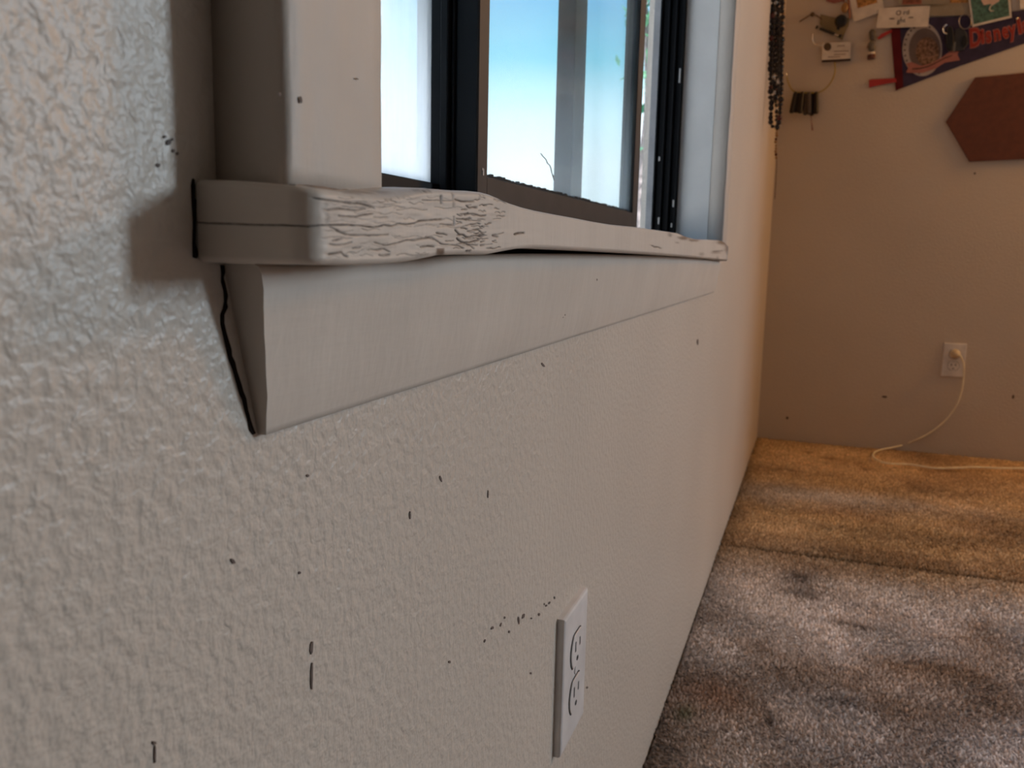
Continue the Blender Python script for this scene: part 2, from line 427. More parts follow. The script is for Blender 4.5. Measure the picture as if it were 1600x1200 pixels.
def pile(name, far):
    # pitch of the tufts grows slowly with distance
    X = []; Y = []
    y = 0.52
    rows = []
    while y < YB-0.004:
        p = 0.0043+0.0013*max(0, y-0.6)
        xmax = min(1.3, 0.05+0.42*y+0.12)
        xs = np.arange(0.004, xmax, p)
        rows.append((xs+npr.uniform(-.35, .35, len(xs))*p, np.full(len(xs), y)+npr.uniform(-.35, .35, len(xs))*p, np.full(len(xs), p)))
        y += p*1.15
    x = np.concatenate([r[0] for r in rows]); yy = np.concatenate([r[1] for r in rows]); p = np.concatenate([r[2] for r in rows])
    k = (yy > seam(x)+0.0035) if far else (yy < seam(x)-0.0035)
    k &= (yy < YB-0.004) & (x > 0.003)
    x, yy, p = x[k], yy[k], p[k]
    n = len(x)
    cl_ = 0.6*vnoise(x, yy*1.5, 75, 51)+0.4*vnoise(x, yy*1.5, 150, 52)
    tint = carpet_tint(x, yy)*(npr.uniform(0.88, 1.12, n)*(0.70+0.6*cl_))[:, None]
    z = carpet_height(x, yy)+0.003*(cl_-0.5)
    ang = npr.uniform(0, 2*math.pi, n)
    lx = npr.normal(0, .0022, n)+0.0016*(vnoise(x, yy, 14, 31)-.5)*2; ly = npr.normal(-.0008, .0022, n)+0.003*(vnoise(x, yy, 9, 33)-.5)*2
    ht = npr.uniform(-0.001, 0.0006, n)
    V = np.zeros((n, 4, 3)); w = p*0.95
    for q in range(3):
        a = ang+q*2*math.pi/3
        V[:, q, 0] = x+np.cos(a)*w; V[:, q, 1] = yy+np.sin(a)*w; V[:, q, 2] = z-0.0065
    V[:, 3, 0] = x+lx; V[:, 3, 1] = yy+ly; V[:, 3, 2] = z+ht
    V = V.reshape(-1, 3)
    Fc = np.array([[0, 1, 3], [1, 2, 3], [2, 0, 3]])[None]+4*np.arange(n)[:, None, None]
    Fc = Fc.reshape(-1, 3)
    # plain carpet plane under the tufts and out to the unseen part of the room
    nb = len(V)
    me = bpy.data.meshes.new(name)
    gx = np.concatenate([np.arange(0.003, 1.4, 0.03), np.linspace(1.45, XR-.01, 12)])
    gy = np.linspace(0, 1, 90)
    GX, GT = np.meshgrid(gx, gy)
    if far: GY = seam(GX)+0.003+(YB-0.003-seam(GX)-0.003)*GT
    else: GY = -0.35+(seam(GX)-0.003+0.35)*GT  # carpet ends behind the viewer; unseen dark slab there cuts bounced light
    gv = np.stack([GX.ravel(), GY.ravel(), carpet_height(GX.ravel(), GY.ravel())-0.0048], 1)
    W_ = len(gx)
    idx = np.arange(len(gx)*len(gy)).reshape(len(gy), W_)
    gq = np.stack([idx[:-1, :-1], idx[:-1, 1:], idx[1:, 1:], idx[1:, :-1]], -1).reshape(-1, 4)
    gt = np.concatenate([gq[:, [0, 1, 2]], gq[:, [0, 2, 3]]])+nb
    AV = np.concatenate([V, gv]); AF = np.concatenate([Fc, gt])
    me.vertices.add(len(AV)); me.vertices.foreach_set('co', AV.ravel().astype(np.float32))
    me.loops.add(len(AF)*3); me.loops.foreach_set('vertex_index', AF.ravel().astype(np.int32))
    me.polygons.add(len(AF)); me.polygons.foreach_set('loop_start', np.arange(0, len(AF)*3, 3, dtype=np.int32))
    me.update(calc_edges=True)
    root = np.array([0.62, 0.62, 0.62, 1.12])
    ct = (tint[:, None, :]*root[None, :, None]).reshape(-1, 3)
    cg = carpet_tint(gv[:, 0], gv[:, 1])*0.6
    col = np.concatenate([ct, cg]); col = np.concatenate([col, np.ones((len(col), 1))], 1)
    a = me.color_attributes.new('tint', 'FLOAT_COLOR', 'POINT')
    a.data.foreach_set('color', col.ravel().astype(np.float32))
    me.materials.append(M_CARPET)
    o = bpy.data.objects.new(name, me); C.objects.link(o); o.parent = floor
    o['kind'] = 'stuff'
    return o
pile('carpet_section', False)['label'] = 'grey-beige nearer carpet with dark stains'
pile('carpet_section', True)['label'] = 'golden-brown carpet beyond the seam'

# ------------------------------------------------------------------ windowsill with its cracked, swollen front
SILL_Y0 = 0.2021
def xf_of(y): return 0.0385+(0.025-0.0385)*np.clip((y-0.21)/(1.43-0.21), 0, 1)
def front_pt(u, v):
    y = 0.4
    for _ in range(25): y = at(u, v, 0, float(xf_of(y)))[1]
    return at(u, v, 0, float(xf_of(y)))
top_px = [(440,287),(470,290),(500,293),(535,297.5),(560,301),(585,303.5),(607,305),(625,304),(645,299),(665,294.5),(680,294.5),(700,296),(720,297.5),(740,298),(755,299.5),(770,303.5),(785,310),(800,317),(820,323.5),(840,328.5),(870,334.5),(900,340),(930,346),(960,351),(1000,355),(1030,359.5),(1050,362.5),(1060,364),(1075,370),(1090,374),(1110,374.5),(1125,375.5),(1133,378),(1138,384)]
in_px = [(440,287),(500,292),(560,297),(600,296.5),(640,293),(660,292),(680,293)]
bot_px = [(440,413.5),(480,414),(540,415),(600,414),(640,410),(665,405),(690,400),(720,398.5),(767,398.5),(790,393.5),(810,390),(830,388),(860,388.5),(900,390.5),(955,393),(1030,397.5),(1090,402),(1120,405),(1138,408)]
def interp(tab, u): return float(np.interp(u, [p[0] for p in tab], [p[1] for p in tab]))

# crack lines in photograph pixels: (points, half width, strength)
lines = []
def ln(pts, w=0.9, s=1.0): lines.append((pts, w, s))
def px4(x0, y0, sc, pts): return [(x0+a/sc, y0+b/sc) for a, b in pts]
ln([(304,347),(330,349),(370,350),(410,351.5),(445,352),(480,354),(505,352),(540,351.5),(565,353),(583,355.5),(600,352),(612,353.5),(622,349.5),(635,351),(648,349),(655,345.5),(668,344.5),(690,342.5)], 1.0, 1.0)
Z1 = lambda *p: px4(480, 270, 6.667, p)
ln(Z1((70,265),(200,285),(330,300),(450,320),(540,320),(640,345),(700,368)), 1.1, .9)
ln(Z1((215,390),(330,375),(430,385),(500,395),(600,375)), 1.2, .7); ln(Z1((330,450),(430,455),(500,462),(580,440),(680,430)), 1.1, .75)
ln(Z1((230,560),(320,605),(390,640),(450,650),(560,650),(640,655),(760,650),(840,645)), 1.0, .75); ln(Z1((300,605),(380,630),(450,652)), 1.3, .6)
ln(Z1((260,710),(310,700),(360,685)), 1.1, .7); ln(Z1((230,745),(300,752),(390,745),(460,725)), 1.0, .7)
ln(Z1((225,850),(300,835),(350,830),(380,860),(420,875)), 1.4, .9); ln(Z1((480,790),(560,780)), 1.0, .6)
ln(Z1((700,725),(760,745),(810,760),(880,745),(960,725),(1040,700),(1100,705),(1180,690)), 1.0, .75); ln(Z1((640,800),(720,805),(800,790),(860,825)), 1.0, .6)
ln(Z1((760,860),(800,865),(860,855)), 1.4, .6); ln(Z1((200,330),(180,400),(220,470),(200,540)), 3.0, .3)
ln(Z1((820,290),(880,285),(930,310)), 1.0, .5); ln(Z1((690,465),(760,468),(830,462)), .9, .5); ln(Z1((1120,200),(1180,190),(1250,175)), 1.2, .6)
ln(Z1((1180,690),(1240,680),(1300,675),(1360,720),(1410,745)), 1.0, .8); ln(Z1((1180,775),(1250,765),(1320,770)), 1.1, .8); ln(Z1((1200,285),(1360,290),(1440,292),(1600,290)), .9, .6)
ln(Z1((1395,245),(1400,320)), 1.8, .7); ln(Z1((1520,230),(1525,350)), 1.8, .55); ln(Z1((1530,460),(1525,540)), 1.3, .7); ln(Z1((1380,540),(1530,552)), .9, .55)
ln(Z1((1270,500),(1330,495),(1430,485)), .8, .5)
Z2 = lambda *p: px4(660, 280, 8.571, p)
ln(Z2((440,270),(520,300),(600,300),(690,295)), 1.1, .9); ln(Z2((590,355),(630,385),(680,375),(730,378)), 1.1, .95); ln(Z2((530,410),(600,405)), .9, .7)
ln(Z2((570,480),(620,465),(680,465),(730,480),(780,495),(840,485)), .95, .9); ln(Z2((455,530),(520,537),(600,545),(650,530)), .9, .8)
ln(Z2((650,605),(700,605),(740,588),(770,600)), 1.0, .9); ln(Z2((520,655),(570,655),(600,670)), 1.0, .9); ln(Z2((610,700),(650,698),(690,678),(750,675),(790,715),(830,745),(780,765),(720,755)), 1.0, .95)
ln(Z2((440,680),(490,740),(550,745),(600,780),(650,775),(700,760)), 1.1, 1.0); ln(Z2((470,795),(520,840),(570,850),(640,850),(700,830),(760,815)), 1.2, 1.0)
ln(Z2((440,885),(490,895),(545,925)), 1.2, .95); ln(Z2((600,870),(650,890),(690,930)), 1.2, .9); ln(Z2((560,850),(620,875),(690,880),(740,885)), 1.1, .9)
ln(Z2((945,755),(1000,770)), 1.5, 1.0); ln(Z2((1235,738),(1280,725),(1355,720)), 1.4, 1.0); ln(Z2((790,890),(830,885)), 1.3, .9); ln(Z2((790,840),(830,830)), .9, .8)
ln(Z2((190,720),(230,730),(280,735),(325,750)), 1.1, .85); ln(Z2((100,790),(190,820),(240,865),(300,875),(440,885)), .9, .75); ln(Z2((0,900),(80,895),(150,905)), 1.1, .8); ln(Z2((310,830),(420,825)), .8, .55)
ln(Z2((1070,290),(1100,310)), 1.3, .9); ln(Z2((1010,275),(1050,280)), 1.0, .8); ln(Z2((240,600),(330,610),(420,625)), .8, .6); ln(Z2((20,160),(60,145),(100,150)), 1.3, .7)
ln([(1018,383),(1022,386),(1028,386),(1033,388)], .8, 1.0); ln([(1114,393),(1128,392)], .9, .7); ln([(1120,394),(1121,404)], .7, .6); ln([(1047,365),(1047,369)], .8, .5)
r2 = random.Random(3)
for _ in range(70):                                       # the crazed patch, many short wavy cracks
    u = r2.uniform(715, 786); v = r2.uniform(305, 392)
    if v < interp(top_px, u)+5 or v > interp(bot_px, u)-6 or (u > 770 and 345 < v < 365): continue
    L = r2.uniform(2.5, 7); pts = []
    for k in range(4): pts.append((u-L+2*L*k/3, v+r2.uniform(-1.5, 1.5)))
    ln(pts, r2.uniform(.5, .85), r2.uniform(.45, .9))
for _ in range(60):                                       # fainter grain-following cracks to its left
    u = r2.uniform(515, 715); v = r2.uniform(308, 405)
    if v < interp(top_px, u)+5 or v > interp(bot_px, u)-6: continue
    L = r2.uniform(6, 26); ph = r2.uniform(0, 6)
    ln([(u-L+2*L*k/6, v+1.6*math.sin(ph+k*1.3)) for k in range(7)], r2.uniform(.5, .8), r2.uniform(.18, .42))
stains = [((688, 394), 8.5, 8, 1.0), ((555, 300), 30, 3, .55), ((600, 301), 14, 3, .5), ((520, 335), 12, 22, .16), ((1068, 372), 9, 3.0, 1.0), ((1083, 375.5), 8, 2.2, .9), ((1046, 367), 4, 4, .5),
          ((1128, 379), 10, 3.5, 1.0), ((1136, 388), 4, 9, .8), ((1096, 397), 4, 2.5, .5), ((1058, 379), 2.5, 1.5, .6), ((650, 297), 10, 1.5, .5), ((1118, 395), 8, 1.8, .5), ((1128, 406), 12, 1.5, .7), ((420, 352), 60, 1.5, .3)]

# columns of the sill: outer plan position, outward normal, top / inner top / bottom heights and the pixel column they came from
cols = []
for u in list(np.arange(305.5, 448, 4.0))+[448]:
    a = at(u, float(np.interp(u, [305, 350, 380, 425, 450], [279, 280, 282, 286, 288])), 1, SILL_Y0); b = at(u, float(np.interp(u, [305, 350, 412, 450], [409.5, 412, 413, 413.5])), 1, SILL_Y0)
    cols.append((a[0], SILL_Y0, 0.0, -1.0, a[2], a[2], b[2], u, 1))
xe = cols[-1][0]
xfc = 0.0385; rad = xfc-xe
uc = [448, 463, 479, 494, 505, 510]
for k in range(1, 9):
    w = math.pi/2*k/9
    x = xe+rad*math.sin(w); y = SILL_Y0+rad*(1-math.cos(w))
    f_ = k/9; u = 448+f_*62
    zt = at(u, interp(top_px, u), 0, x)[2]
    cols.append((x, y, math.sin(w), -math.cos(w), None, None, None, u, 2))
us = list(np.arange(511, 862, 1.0))+list(np.arange(862, 1138.1, 3.0))
fr = []
for u in us:
    a = front_pt(u, interp(top_px, u)); b = front_pt(u, interp(bot_px, u))
    vi = interp(in_px, u) if u < 680 else interp(top_px, u)-0.3
    c = front_pt(u, vi)
    fr.append((float(xf_of(a[1])), a[1], 1.0, 0.0, a[2], max(a[2], c[2]), b[2], u, 0))
e0 = cols[-9]; f0 = fr[0]
for i, c in enumerate(cols):
    if c[8] == 2:
        k = (i-(len(cols)-9))/9
        cols[i] = c[:4]+(e0[4]*(1-k)+f0[4]*k, e0[5]*(1-k)+f0[5]*k, e0[6]*(1-k)+f0[6]*k, c[7], 2)
cols += fr
NR = 84
Vs = []; crk = []; UV = []
for (x, y, nx, ny, zt, zi, zb, u, kd) in cols:
    P = []
    if kd == 0: xin = -0.049 if OY0 < y < OY1 else 0.0
    P.append((xin, y, zi) if kd == 0 else (x-nx*0.012, max(y, .2021)-ny*0.02, zi))
    P.append((x-nx*0.011, y-ny*0.011, zi))
    P.append((x-nx*0.0042, y-ny*0.0042, 0.5*zi+0.5*zt))
    P.append((x-nx*0.0018, y-ny*0.0018, zt-0.0002))
    P.append((x-nx*0.0006, y-ny*0.0006, zt-0.0009))
    for k in range(NR):
        f_ = k/(NR-1)
        P.append((x, y, (zt-0.0018)*(1-f_)+(zb+0.0018)*f_))
    P.append((x-nx*0.0006, y-ny*0.0006, zb+0.0009))
    P.append((x-nx*0.0018, y-ny*0.0018, zb+0.0002))
    P.append((x-nx*0.0045, y-ny*0.0045, zb))
    P.append((0.0, y, zb) if kd == 0 else (x-nx*0.02, y-ny*0.02, zb))
    Vs.append(P)
Vs = np.array(Vs); NC, NP = Vs.shape[:2]
# pixel position of every vertex, for the crack lines
def project(P):
    d = P-CAM
    return 800+F*(d@RR)/(d@_fw), 600+F*(d@DD)/(d@_fw)
UU, VV = project(Vs.reshape(-1, 3))
crack = np.zeros(len(UU)); stain = np.zeros(len(UU))
for pts, w, s in lines:
    pts = np.array(pts, float)
    m_ = (UU > pts[:, 0].min()-6) & (UU < pts[:, 0].max()+6) & (VV > pts[:, 1].min()-6) & (VV < pts[:, 1].max()+6)
    ii = np.nonzero(m_)[0]
    if not len(ii): continue
    dm = np.full(len(ii), 1e9); q = np.stack([UU[ii], VV[ii]], 1)
    # roughen the line a little
    q = q+np.stack([0*q[:, 0], 0.8*(vnoise(q[:, 0], q[:, 1], 0.35, 4)-0.5)], 1)
    for a, b in zip(pts[:-1], pts[1:]):
        ab = b-a; tt = np.clip(((q-a)@ab)/(ab@ab+1e-9), 0, 1)
        dm = np.minimum(dm, np.linalg.norm(q-(a+tt[:, None]*ab), axis=1))
    brk = 0.55+0.75*vnoise(q[:, 0], q[:, 1], 0.16, 6)
    crack[ii] = np.maximum(crack[ii], np.clip(s*brk, 0, 1)*np.exp(-(dm/w)**2))
for (u, v), ru, rv, s in stains:
    w = ((UU-u)/ru)**2+((VV-v)/rv)**2
    w = w*(0.6+0.9*vnoise(UU, VV, 0.3, 9)) if ru != 8.5 else np.maximum(np.abs(UU-u)/6.5, np.abs(VV-v)/6.5)**4
    stain = np.maximum(stain, s*np.exp(-w**2))
front = np.zeros((NC, NP)); front[:, 3:NP-2] = 1
crack *= front.ravel()
nrm = np.array([[c[2], c[3], 0.0] for c in cols])
swell = 0.0007*(vnoise(UU, VV, 0.022, 12)-0.5)+0.00035*(vnoise(UU*0.4, VV, 0.12, 13)-0.5)
zone = np.clip((UU-500)/25, 0, 1)*np.clip((800-UU)/40, 0, 1)
swell = swell*(0.35+0.45*zone)+zone*0.00022*(vnoise(UU*0.35, VV, 0.2, 14)-0.5)
disp = (swell-0.0007*crack)*front.ravel()
Vf = Vs.reshape(-1, 3)+np.repeat(nrm, NP, 0)*disp[:, None]
idx = np.arange(NC*NP).reshape(NC, NP)
q = np.stack([idx[:-1, :-1], idx[1:, :-1], idx[1:, 1:], idx[:-1, 1:]], -1).reshape(-1, 4)
faces = [tuple(r) for r in q.tolist()]+[tuple(idx[-1].tolist())]
faces += [tuple(r) for r in np.stack([idx[:-1, -1], idx[1:, -1], idx[1:, 0], idx[:-1, 0]], -1).tolist()]
me = bpy.data.meshes.new('window_sill'); me.from_pydata(Vf.tolist(), [], faces)
me.polygons.foreach_set('use_smooth', [True]*len(me.polygons))
for nm, arr in (('crack', crack), ('stain', stain)):
    a = me.attributes.new(nm, 'FLOAT', 'POINT'); a.data.foreach_set('value', arr.astype(np.float32))
me.materials.append(M_SILL)
sill = bpy.data.objects.new('trim_1', me); C.objects.link(sill)
tag(sill, 'old windowsill board with cracked, crazed and swollen off-white paint', 'windowsill', kind='structure')
g = MB()
gp = [(302.6,279),(304.6,281),(304.4,310),(306.8,312),(306.4,340),(306.2,380),(309.5,394),(310.5,398),(308,404),(303.5,402),(302.8,380),(303.6,350),(301.6,312),(300.6,290)]
g.prism([at(u, v, 0, 0.0006) for u, v in gp], (-0.0012, 0, 0))
g.build('open_joint', M_GAP, sill)
g = MB().box((-0.0004, 0.30, 0.640), (0.0012, 1.38, 0.662)).build('open_joint', M_GAP, sill)  # black strip laid on the wall as painted shade inside the gap
g = MB()                                                  # broken caulk line where the casing meets the sill
tp_ = [(462,288.3),(480,288.2),(492,289.6),(505,291.0),(520,293.6),(535,296.2),(541,295.4),(548,297.2),(557,298.8),(570,299.3),(585,299.6),(596,298.6),(606,297.4)]
for (a0, b0), (a1, b1) in zip(tp_[:-1], tp_[1:]):
    h0 = 1.2+2.2*abs(math.sin(a0*.37)); h1 = 1.2+2.2*abs(math.sin(a1*.37))
    g.prism([at(a0, b0, 0, 0.0262), at(a1, b1, 0, 0.0262), at(a1, b1+h1+3, 0, 0.0262), at(a0, b0+h0+3, 0, 0.0262)], (-0.003, 0, 0))
o = g.build('caulk_bead', M_CAULK, sill); o['label'] = 'dirty broken caulk under the casing'

# ------------------------------------------------------------------ apron below the sill
def yend(z): return 0.2135+(0.6475-z)/0.0555*0.0150
prof = [(0.0, 0.6475), (0.0108, 0.6475), (0.0124, 0.6465), (0.0131, 0.6445), (0.0126, 0.6400), (0.0119, 0.6350), (0.0101, 0.6265), (0.0090, 0.620), (0.0080, 0.613), (0.0067, 0.6055), (0.0051, 0.599), (0.0039, 0.5945), (0.0032, 0.592), (0.0, 0.592)]
zb_y = [f[1] for f in fr]; zb_z = [f[6] for f in fr]
def ap_top(y): return min(float(np.interp(y, [.21, .30, .353, .46, .62, .90, 1.2, 1.43], [.6475, .649, .6503, .652, .6526, .6522, .6508, .6482])), float(np.interp(y, zb_y, zb_z))-0.0002)
ys = list(np.linspace(0, 1.27, 64))
V = []; Fc = []
for j, yy in enumerate(ys):
    dz = ap_top(0.2135+yy)-0.6475
    for (x, z) in prof:
        dx = 0.0003*noise.noise((yy*30, z*160, 0.3)) if x > 0 else 0
        ye = yend(z)+(0.0006*noise.noise((z*260, 3.1, x*300)) if j == 0 else 0)
        k_ = max(0.0, (z-0.630)/0.0175)
        V.append((x+dx, ye+yy*(1.495-ye)/1.27, z+dz*k_))
n = len(prof)
for j in range(len(ys)-1):
    for k in range(n):
        k2 = (k+1) % n
        Fc.append((j*n+k, j*n+k2, (j+1)*n+k2, (j+1)*n+k))
Fc.append(tuple(range(n-1, -1, -1))); Fc.append(tuple((len(ys)-1)*n+k for k in range(n)))
mb = MB(); mb.v = V; mb.f = Fc
apron = mb.build('trim_2', M_TRIM, smooth=False)
for p in apron.data.polygons: p.use_smooth = len(p.vertices) == 4
big = [set(p.vertices) for p in apron.data.polygons if len(p.vertices) > 4]
for e in apron.data.edges:
    if any(set(e.vertices) <= b_ for b_ in big): e.use_edge_sharp = True
tag(apron, 'smooth painted apron moulding nailed to the wall under the windowsill', 'moulding', kind='structure')
g = MB()
gp = [(346,414),(351,415),(352,426),(350,434),(353.5,448),(356.5,462),(355,472),(356.5,480),(351,492),(351,505),(355,522),(358,532),(362,545),(363,556),(368,566),(371,580),(377,598),(381,612),(385,622),(388,640),(392,655),(396,668),(400,677),(396,679),(391,672),(388,656),(384,642),(380,626),(375,614),(370,596),(365,578),(359,562),(355,545),(351,528),(346.5,508),(346,492),(350,482),(352,470),(351,455),(347,440),(347.5,428)]
g.prism([at(u, v, 0, 0.0005) for u, v in gp], (-0.001, 0, 0))
g.build('open_joint', M_GAP, apron)
g = MB()
for u, v, r in [(658, 416, 4), (933, 437, 2), (883, 492, 1.6), (739, 434, 1.3), (1021, 408, 2), (880, 496, 1.2)]:
    c = at(u, v, 0, 0.0122); s_ = (c[1])/F
    if r > 3:
        for dv, du in ((-3, 1), (0, -1), (3, 2), (6, 1)):
            cc = at(u+du, v+dv, 0, 0.0123); g.ball(cc, s_*2.2, 6, 4, (0.3, 1.4, 1))
    else:
        g.ball(at(u, v, 0, 0.0121 if v < 450 else 0.0112), s_*r, 6, 4, (0.3, 1, 1))
g.build('paint_nick', M_SCUFF, apron)['kind'] = 'stuff'

# ------------------------------------------------------------------ side and head casings
def casing(name, y0, y1, label, seed):
    zs = list(np.arange(0.668, 1.1, 0.008))+[1.2, 1.4, 1.6, 1.8, 1.978]
    r = 0.0032; t_ = 0.0245
    plan = [(0.0, y0), (t_-r, y0), (t_-0.3*r, y0+0.3*r), (t_, y0+r)]
    k = 8
    for i in range(1, k): plan.append((t_, y0+r+(y1-y0-2*r)*i/k))
    plan += [(t_, y1-r), (t_-0.3*r, y1-0.3*r), (t_-r, y1), (0.0, y1)]
    mb = MB(); n = len(plan)
    for z in zs:
        for (x, y) in plan:
            a = 0.0006*noise.noise((y*60, z*22, seed))+0.00035*noise.noise((y*140, z*70, seed+5)) if x > 0 else 0
            b = 0.0007*noise.noise((seed+9, z*26, y*20)) if x > 0 else 0
            mb.v.append((x+a, y+b, z))
    for j in range(len(zs)-1):
        for q_ in range(n):
            q2 = (q_+1) % n
            mb.f.append((j*n+q_, j*n+q2, (j+1)*n+q2, (j+1)*n+q_))
    mb.f.append(tuple(range(n-1, -1, -1))); mb.f.append(tuple((len(zs)-1)*n+i for i in range(n)))
    o = mb.build(name, M_CASING, smooth=True)
    return tag(o, label, 'casing', kind='structure')
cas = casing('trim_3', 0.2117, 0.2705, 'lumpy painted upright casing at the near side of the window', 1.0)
g = MB()
for u, v, ru, rv in [(470, 156, 3, 4.5), (437, 147, 2.5, 2.5), (558, 123, 3.5, 1)]:
    c = at(u, v, 0, 0.0249); s_ = 0.30/F
    g.ball(c, s_, 8, 5, (0.5, ru*1.25, rv))
g.build('paint_nick', M_SCUFF, cas)['kind'] = 'stuff'
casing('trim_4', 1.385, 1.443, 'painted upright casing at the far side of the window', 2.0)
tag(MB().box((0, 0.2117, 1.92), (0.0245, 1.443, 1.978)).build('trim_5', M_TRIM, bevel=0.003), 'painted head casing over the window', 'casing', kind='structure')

# ------------------------------------------------------------------ the window
win = empty('window_1', (-0.07, 0.83, 0.671))
tag(win, 'sliding window with dark bronze frame and dusty panes, its far vent slid open', 'window', kind='structure')
def wpart(mb, name, m, parent=None, **kw):
    o = mb.build(name, m, None, **kw)
    p = parent or win
    o.parent = p
    if p is win: o.matrix_parent_inverse = Matrix.Translation(-Vector(win.location))
    return o
# painted jamb liners of the opening
wpart(MB().box((-0.0495, OY1-0.0004, 0.60), (0.0, OY1+0.012, OZ1)), 'jamb_liner', M_JAMB)
wpart(MB().box((-0.0495, OY0-0.012, 0.60), (0.0, OY0+0.0004, OZ1)), 'jamb_liner', M_JAMB)
wpart(MB().box((-0.0495, OY0, OZ1-0.0004), (0.0, OY1, OZ1+0.012)), 'head_liner', M_JAMB)
# outer frame with its tracks
fm = MB()
fm.box((-0.088, 1.3795, 0.655), (-0.0495, OY1, OZ1)).box((-0.088, OY0, 0.655), (-0.0495, 0.287, OZ1))
fm.box((-0.088, OY0, OZ1-0.018), (-0.0495, OY1, OZ1)).box((-0.088, OY0, 0.655), (-0.0495, OY1, 0.679))
for x in (-0.0515, -0.063, -0.0745, -0.0865):
    fm.box((x-0.0015, 1.3735, 0.679), (x+0.0015, 1.3800, OZ1-0.018)); fm.box((x-0.0012, OY0+.017, 0.679), (x+0.0012, 1.379, 0.684))
frame = wpart(fm, 'outer_frame', M_BLACK, bevel=0.0007, seg=1)
g = MB()
for u, v, h in [(1052, 318, 5), (1030, 248, 3), (1049, 352, 3), (1062, 118, 10), (1029, 345, 5)]:
    c = at(u, v, 1, 1.3725); s_ = 1.4/F
    g.box((c[0]-s_*1.0, 1.3722, c[2]-s_*h), (c[0]+s_*1.0, 1.3742, c[2]+s_*h))
wpart(g, 'frame_scratch', M_SCRATCH, frame)['kind'] = 'stuff'
# fixed middle sash
sy0, sy1, sx0, sx1, gz = 0.564, 1.121, -0.078, -0.060, 0.706
ss = MB()
ss.box((sx0, sy0, 0.681), (sx1, sy0+0.0185, OZ1-0.02)).box((sx0, sy1-0.028, 0.681), (sx1, sy1, OZ1-0.02))
ss.box((sx0, sy0+0.0185, 0.681), (sx1, sy1-0.028, gz)).box((sx0, sy0+0.0185, OZ1-0.05), (sx1, sy1-0.028, OZ1-0.02))
sash = wpart(ss, 'middle_sash', M_BRONZE, bevel=0.0008, seg=1)
wpart(MB().box((sx0+0.001, sy0-0.0008, 0.682), (sx1-0.0012, sy0+0.001, OZ1-0.021)), 'side_shade_strip', M_BLACK, sash)  # black strip added to paint shade onto the sash's near side
gk = MB()
for k in range(120):                                      # ragged glazing gasket along the bottom of the pane
    y = sy0+0.0185+k*(sy1-0.028-sy0-0.0185)/120
    gk.box((-0.0672, y, gz-0.001), (-0.0648, y+0.0044, gz+0.0016+rnd.uniform(0, 0.0022)))
wpart(gk, 'glazing_gasket', M_BLACK, sash)['kind'] = 'stuff'
wpart(MB().box((-0.0675, sy0+0.012, gz-0.008), (-0.0645, sy1-0.028, OZ1-0.04)), 'glass_pane', M_GLASS, sash)
g = MB(); c = at(755, 269, 0, -0.0597)
g.box((c[0]-.0004, c[1]-0.0010, c[2]-0.0022), (c[0]+.0003, c[1]+0.0010, c[2]+0.0022)); g.box((c[0]-.0004, c[1]-0.0026, c[2]+0.0012), (c[0]+.0003, c[1], c[2]+0.0026))
wpart(g, 'frame_scratch', M_SCRATCH, sash)
# dried crack-like scratch on the pane
g = MB(); pp = [(845,240),(848,244),(853,249),(855,255),(859,258),(861,264),(862,270),(865,276),(863,273),(866,282)]
g.tube([at(u, v, 0, -0.0640) for u, v in pp], 0.0005, 4)
wpart(g, 'pane_scratch', M_SCUFF, sash)
# upright mullion between near vent and middle sash, stepped
mu = MB()
mu.box((-0.086, 0.556, 0.676), (-0.0795, 0.574, OZ1-0.018)).box((-0.0945, 0.560, 0.676), (-0.0865, 0.578, OZ1-0.018)).box((-0.0795, 0.5605, 0.676), (-0.0765, 0.572, OZ1-0.018))
mul = wpart(mu, 'mullion', M_BLACK, bevel=0.0012, seg=2)
# near vent
def vent(y0, y1, name, label, gm, w=0.03):
    v = MB(); x0, x1 = -0.106, -0.0865
    v.box((x0, y0, 0.68), (x1, y0+w, OZ1-0.02)).box((x0, y1-0.03, 0.68), (x1, y1, OZ1-0.02))
    v.box((x0, y0+0.03, 0.68), (x1, y1-0.03, 0.699)).box((x0, y0+0.03, OZ1-0.05), (x1, y1-0.03, OZ1-0.02))
    o = wpart(v, name, M_BLACK, bevel=0.0008, seg=1); o['label'] = label
    wpart(MB().box((-0.098, y0+0.024, 0.69), (-0.095, y1-0.024, OZ1-0.04)), 'glass_pane', gm, o)
    return o
vent(0.288, 0.592, 'vent_sash', 'near vent sash, shut', M_GLASS3)
vent(0.895, 1.255, 'vent_sash', 'far vent sash slid back behind the middle pane', M_GLASS2, 0.045)
# exterior reveal board
wpart(MB().box((-0.099, OY1-0.004, 0.55), (-0.0885, OY1+0.06, 2.0)), 'exterior_board', M_EXT)

# ------------------------------------------------------------------ outside: ground and a leaning tree
tag(MB().box((-40, -20, -0.55), (-0.15, 60, -0.5)).build('ground', mat('pale_concrete', (0.7, 0.68, 0.64), 0.9)), 'pale ground outside the window', 'ground', kind='structure')
tree = empty('leaning_tree', (-1.2, 6.6, -0.5))
tag(tree, 'leaning grey-trunked tree seen through the open vent', 'tree')
M_BARK = mat('grey_bark', (0.25, 0.22, 0.22), 0.9, vary=0.2, bump=0.01, bscale=20)
M_LEAF = mat('leaf_green', (0.08, 0.30, 0.16), 0.5, vary=0.3, vscale=9)
tp = [at(1000, 420, 1, 6.6), at(1000, 330, 1, 6.6), at(1003, 270, 1, 6.6), at(1010, 215, 1, 6.6), at(1014, 160, 1, 6.6), at(1013, 100, 1, 6.6), at(1009, 30, 1, 6.6), at(1003, -60, 1, 6.6)]
tp = [np.array((tp[0][0]-.1, 6.6, -0.5))]+tp
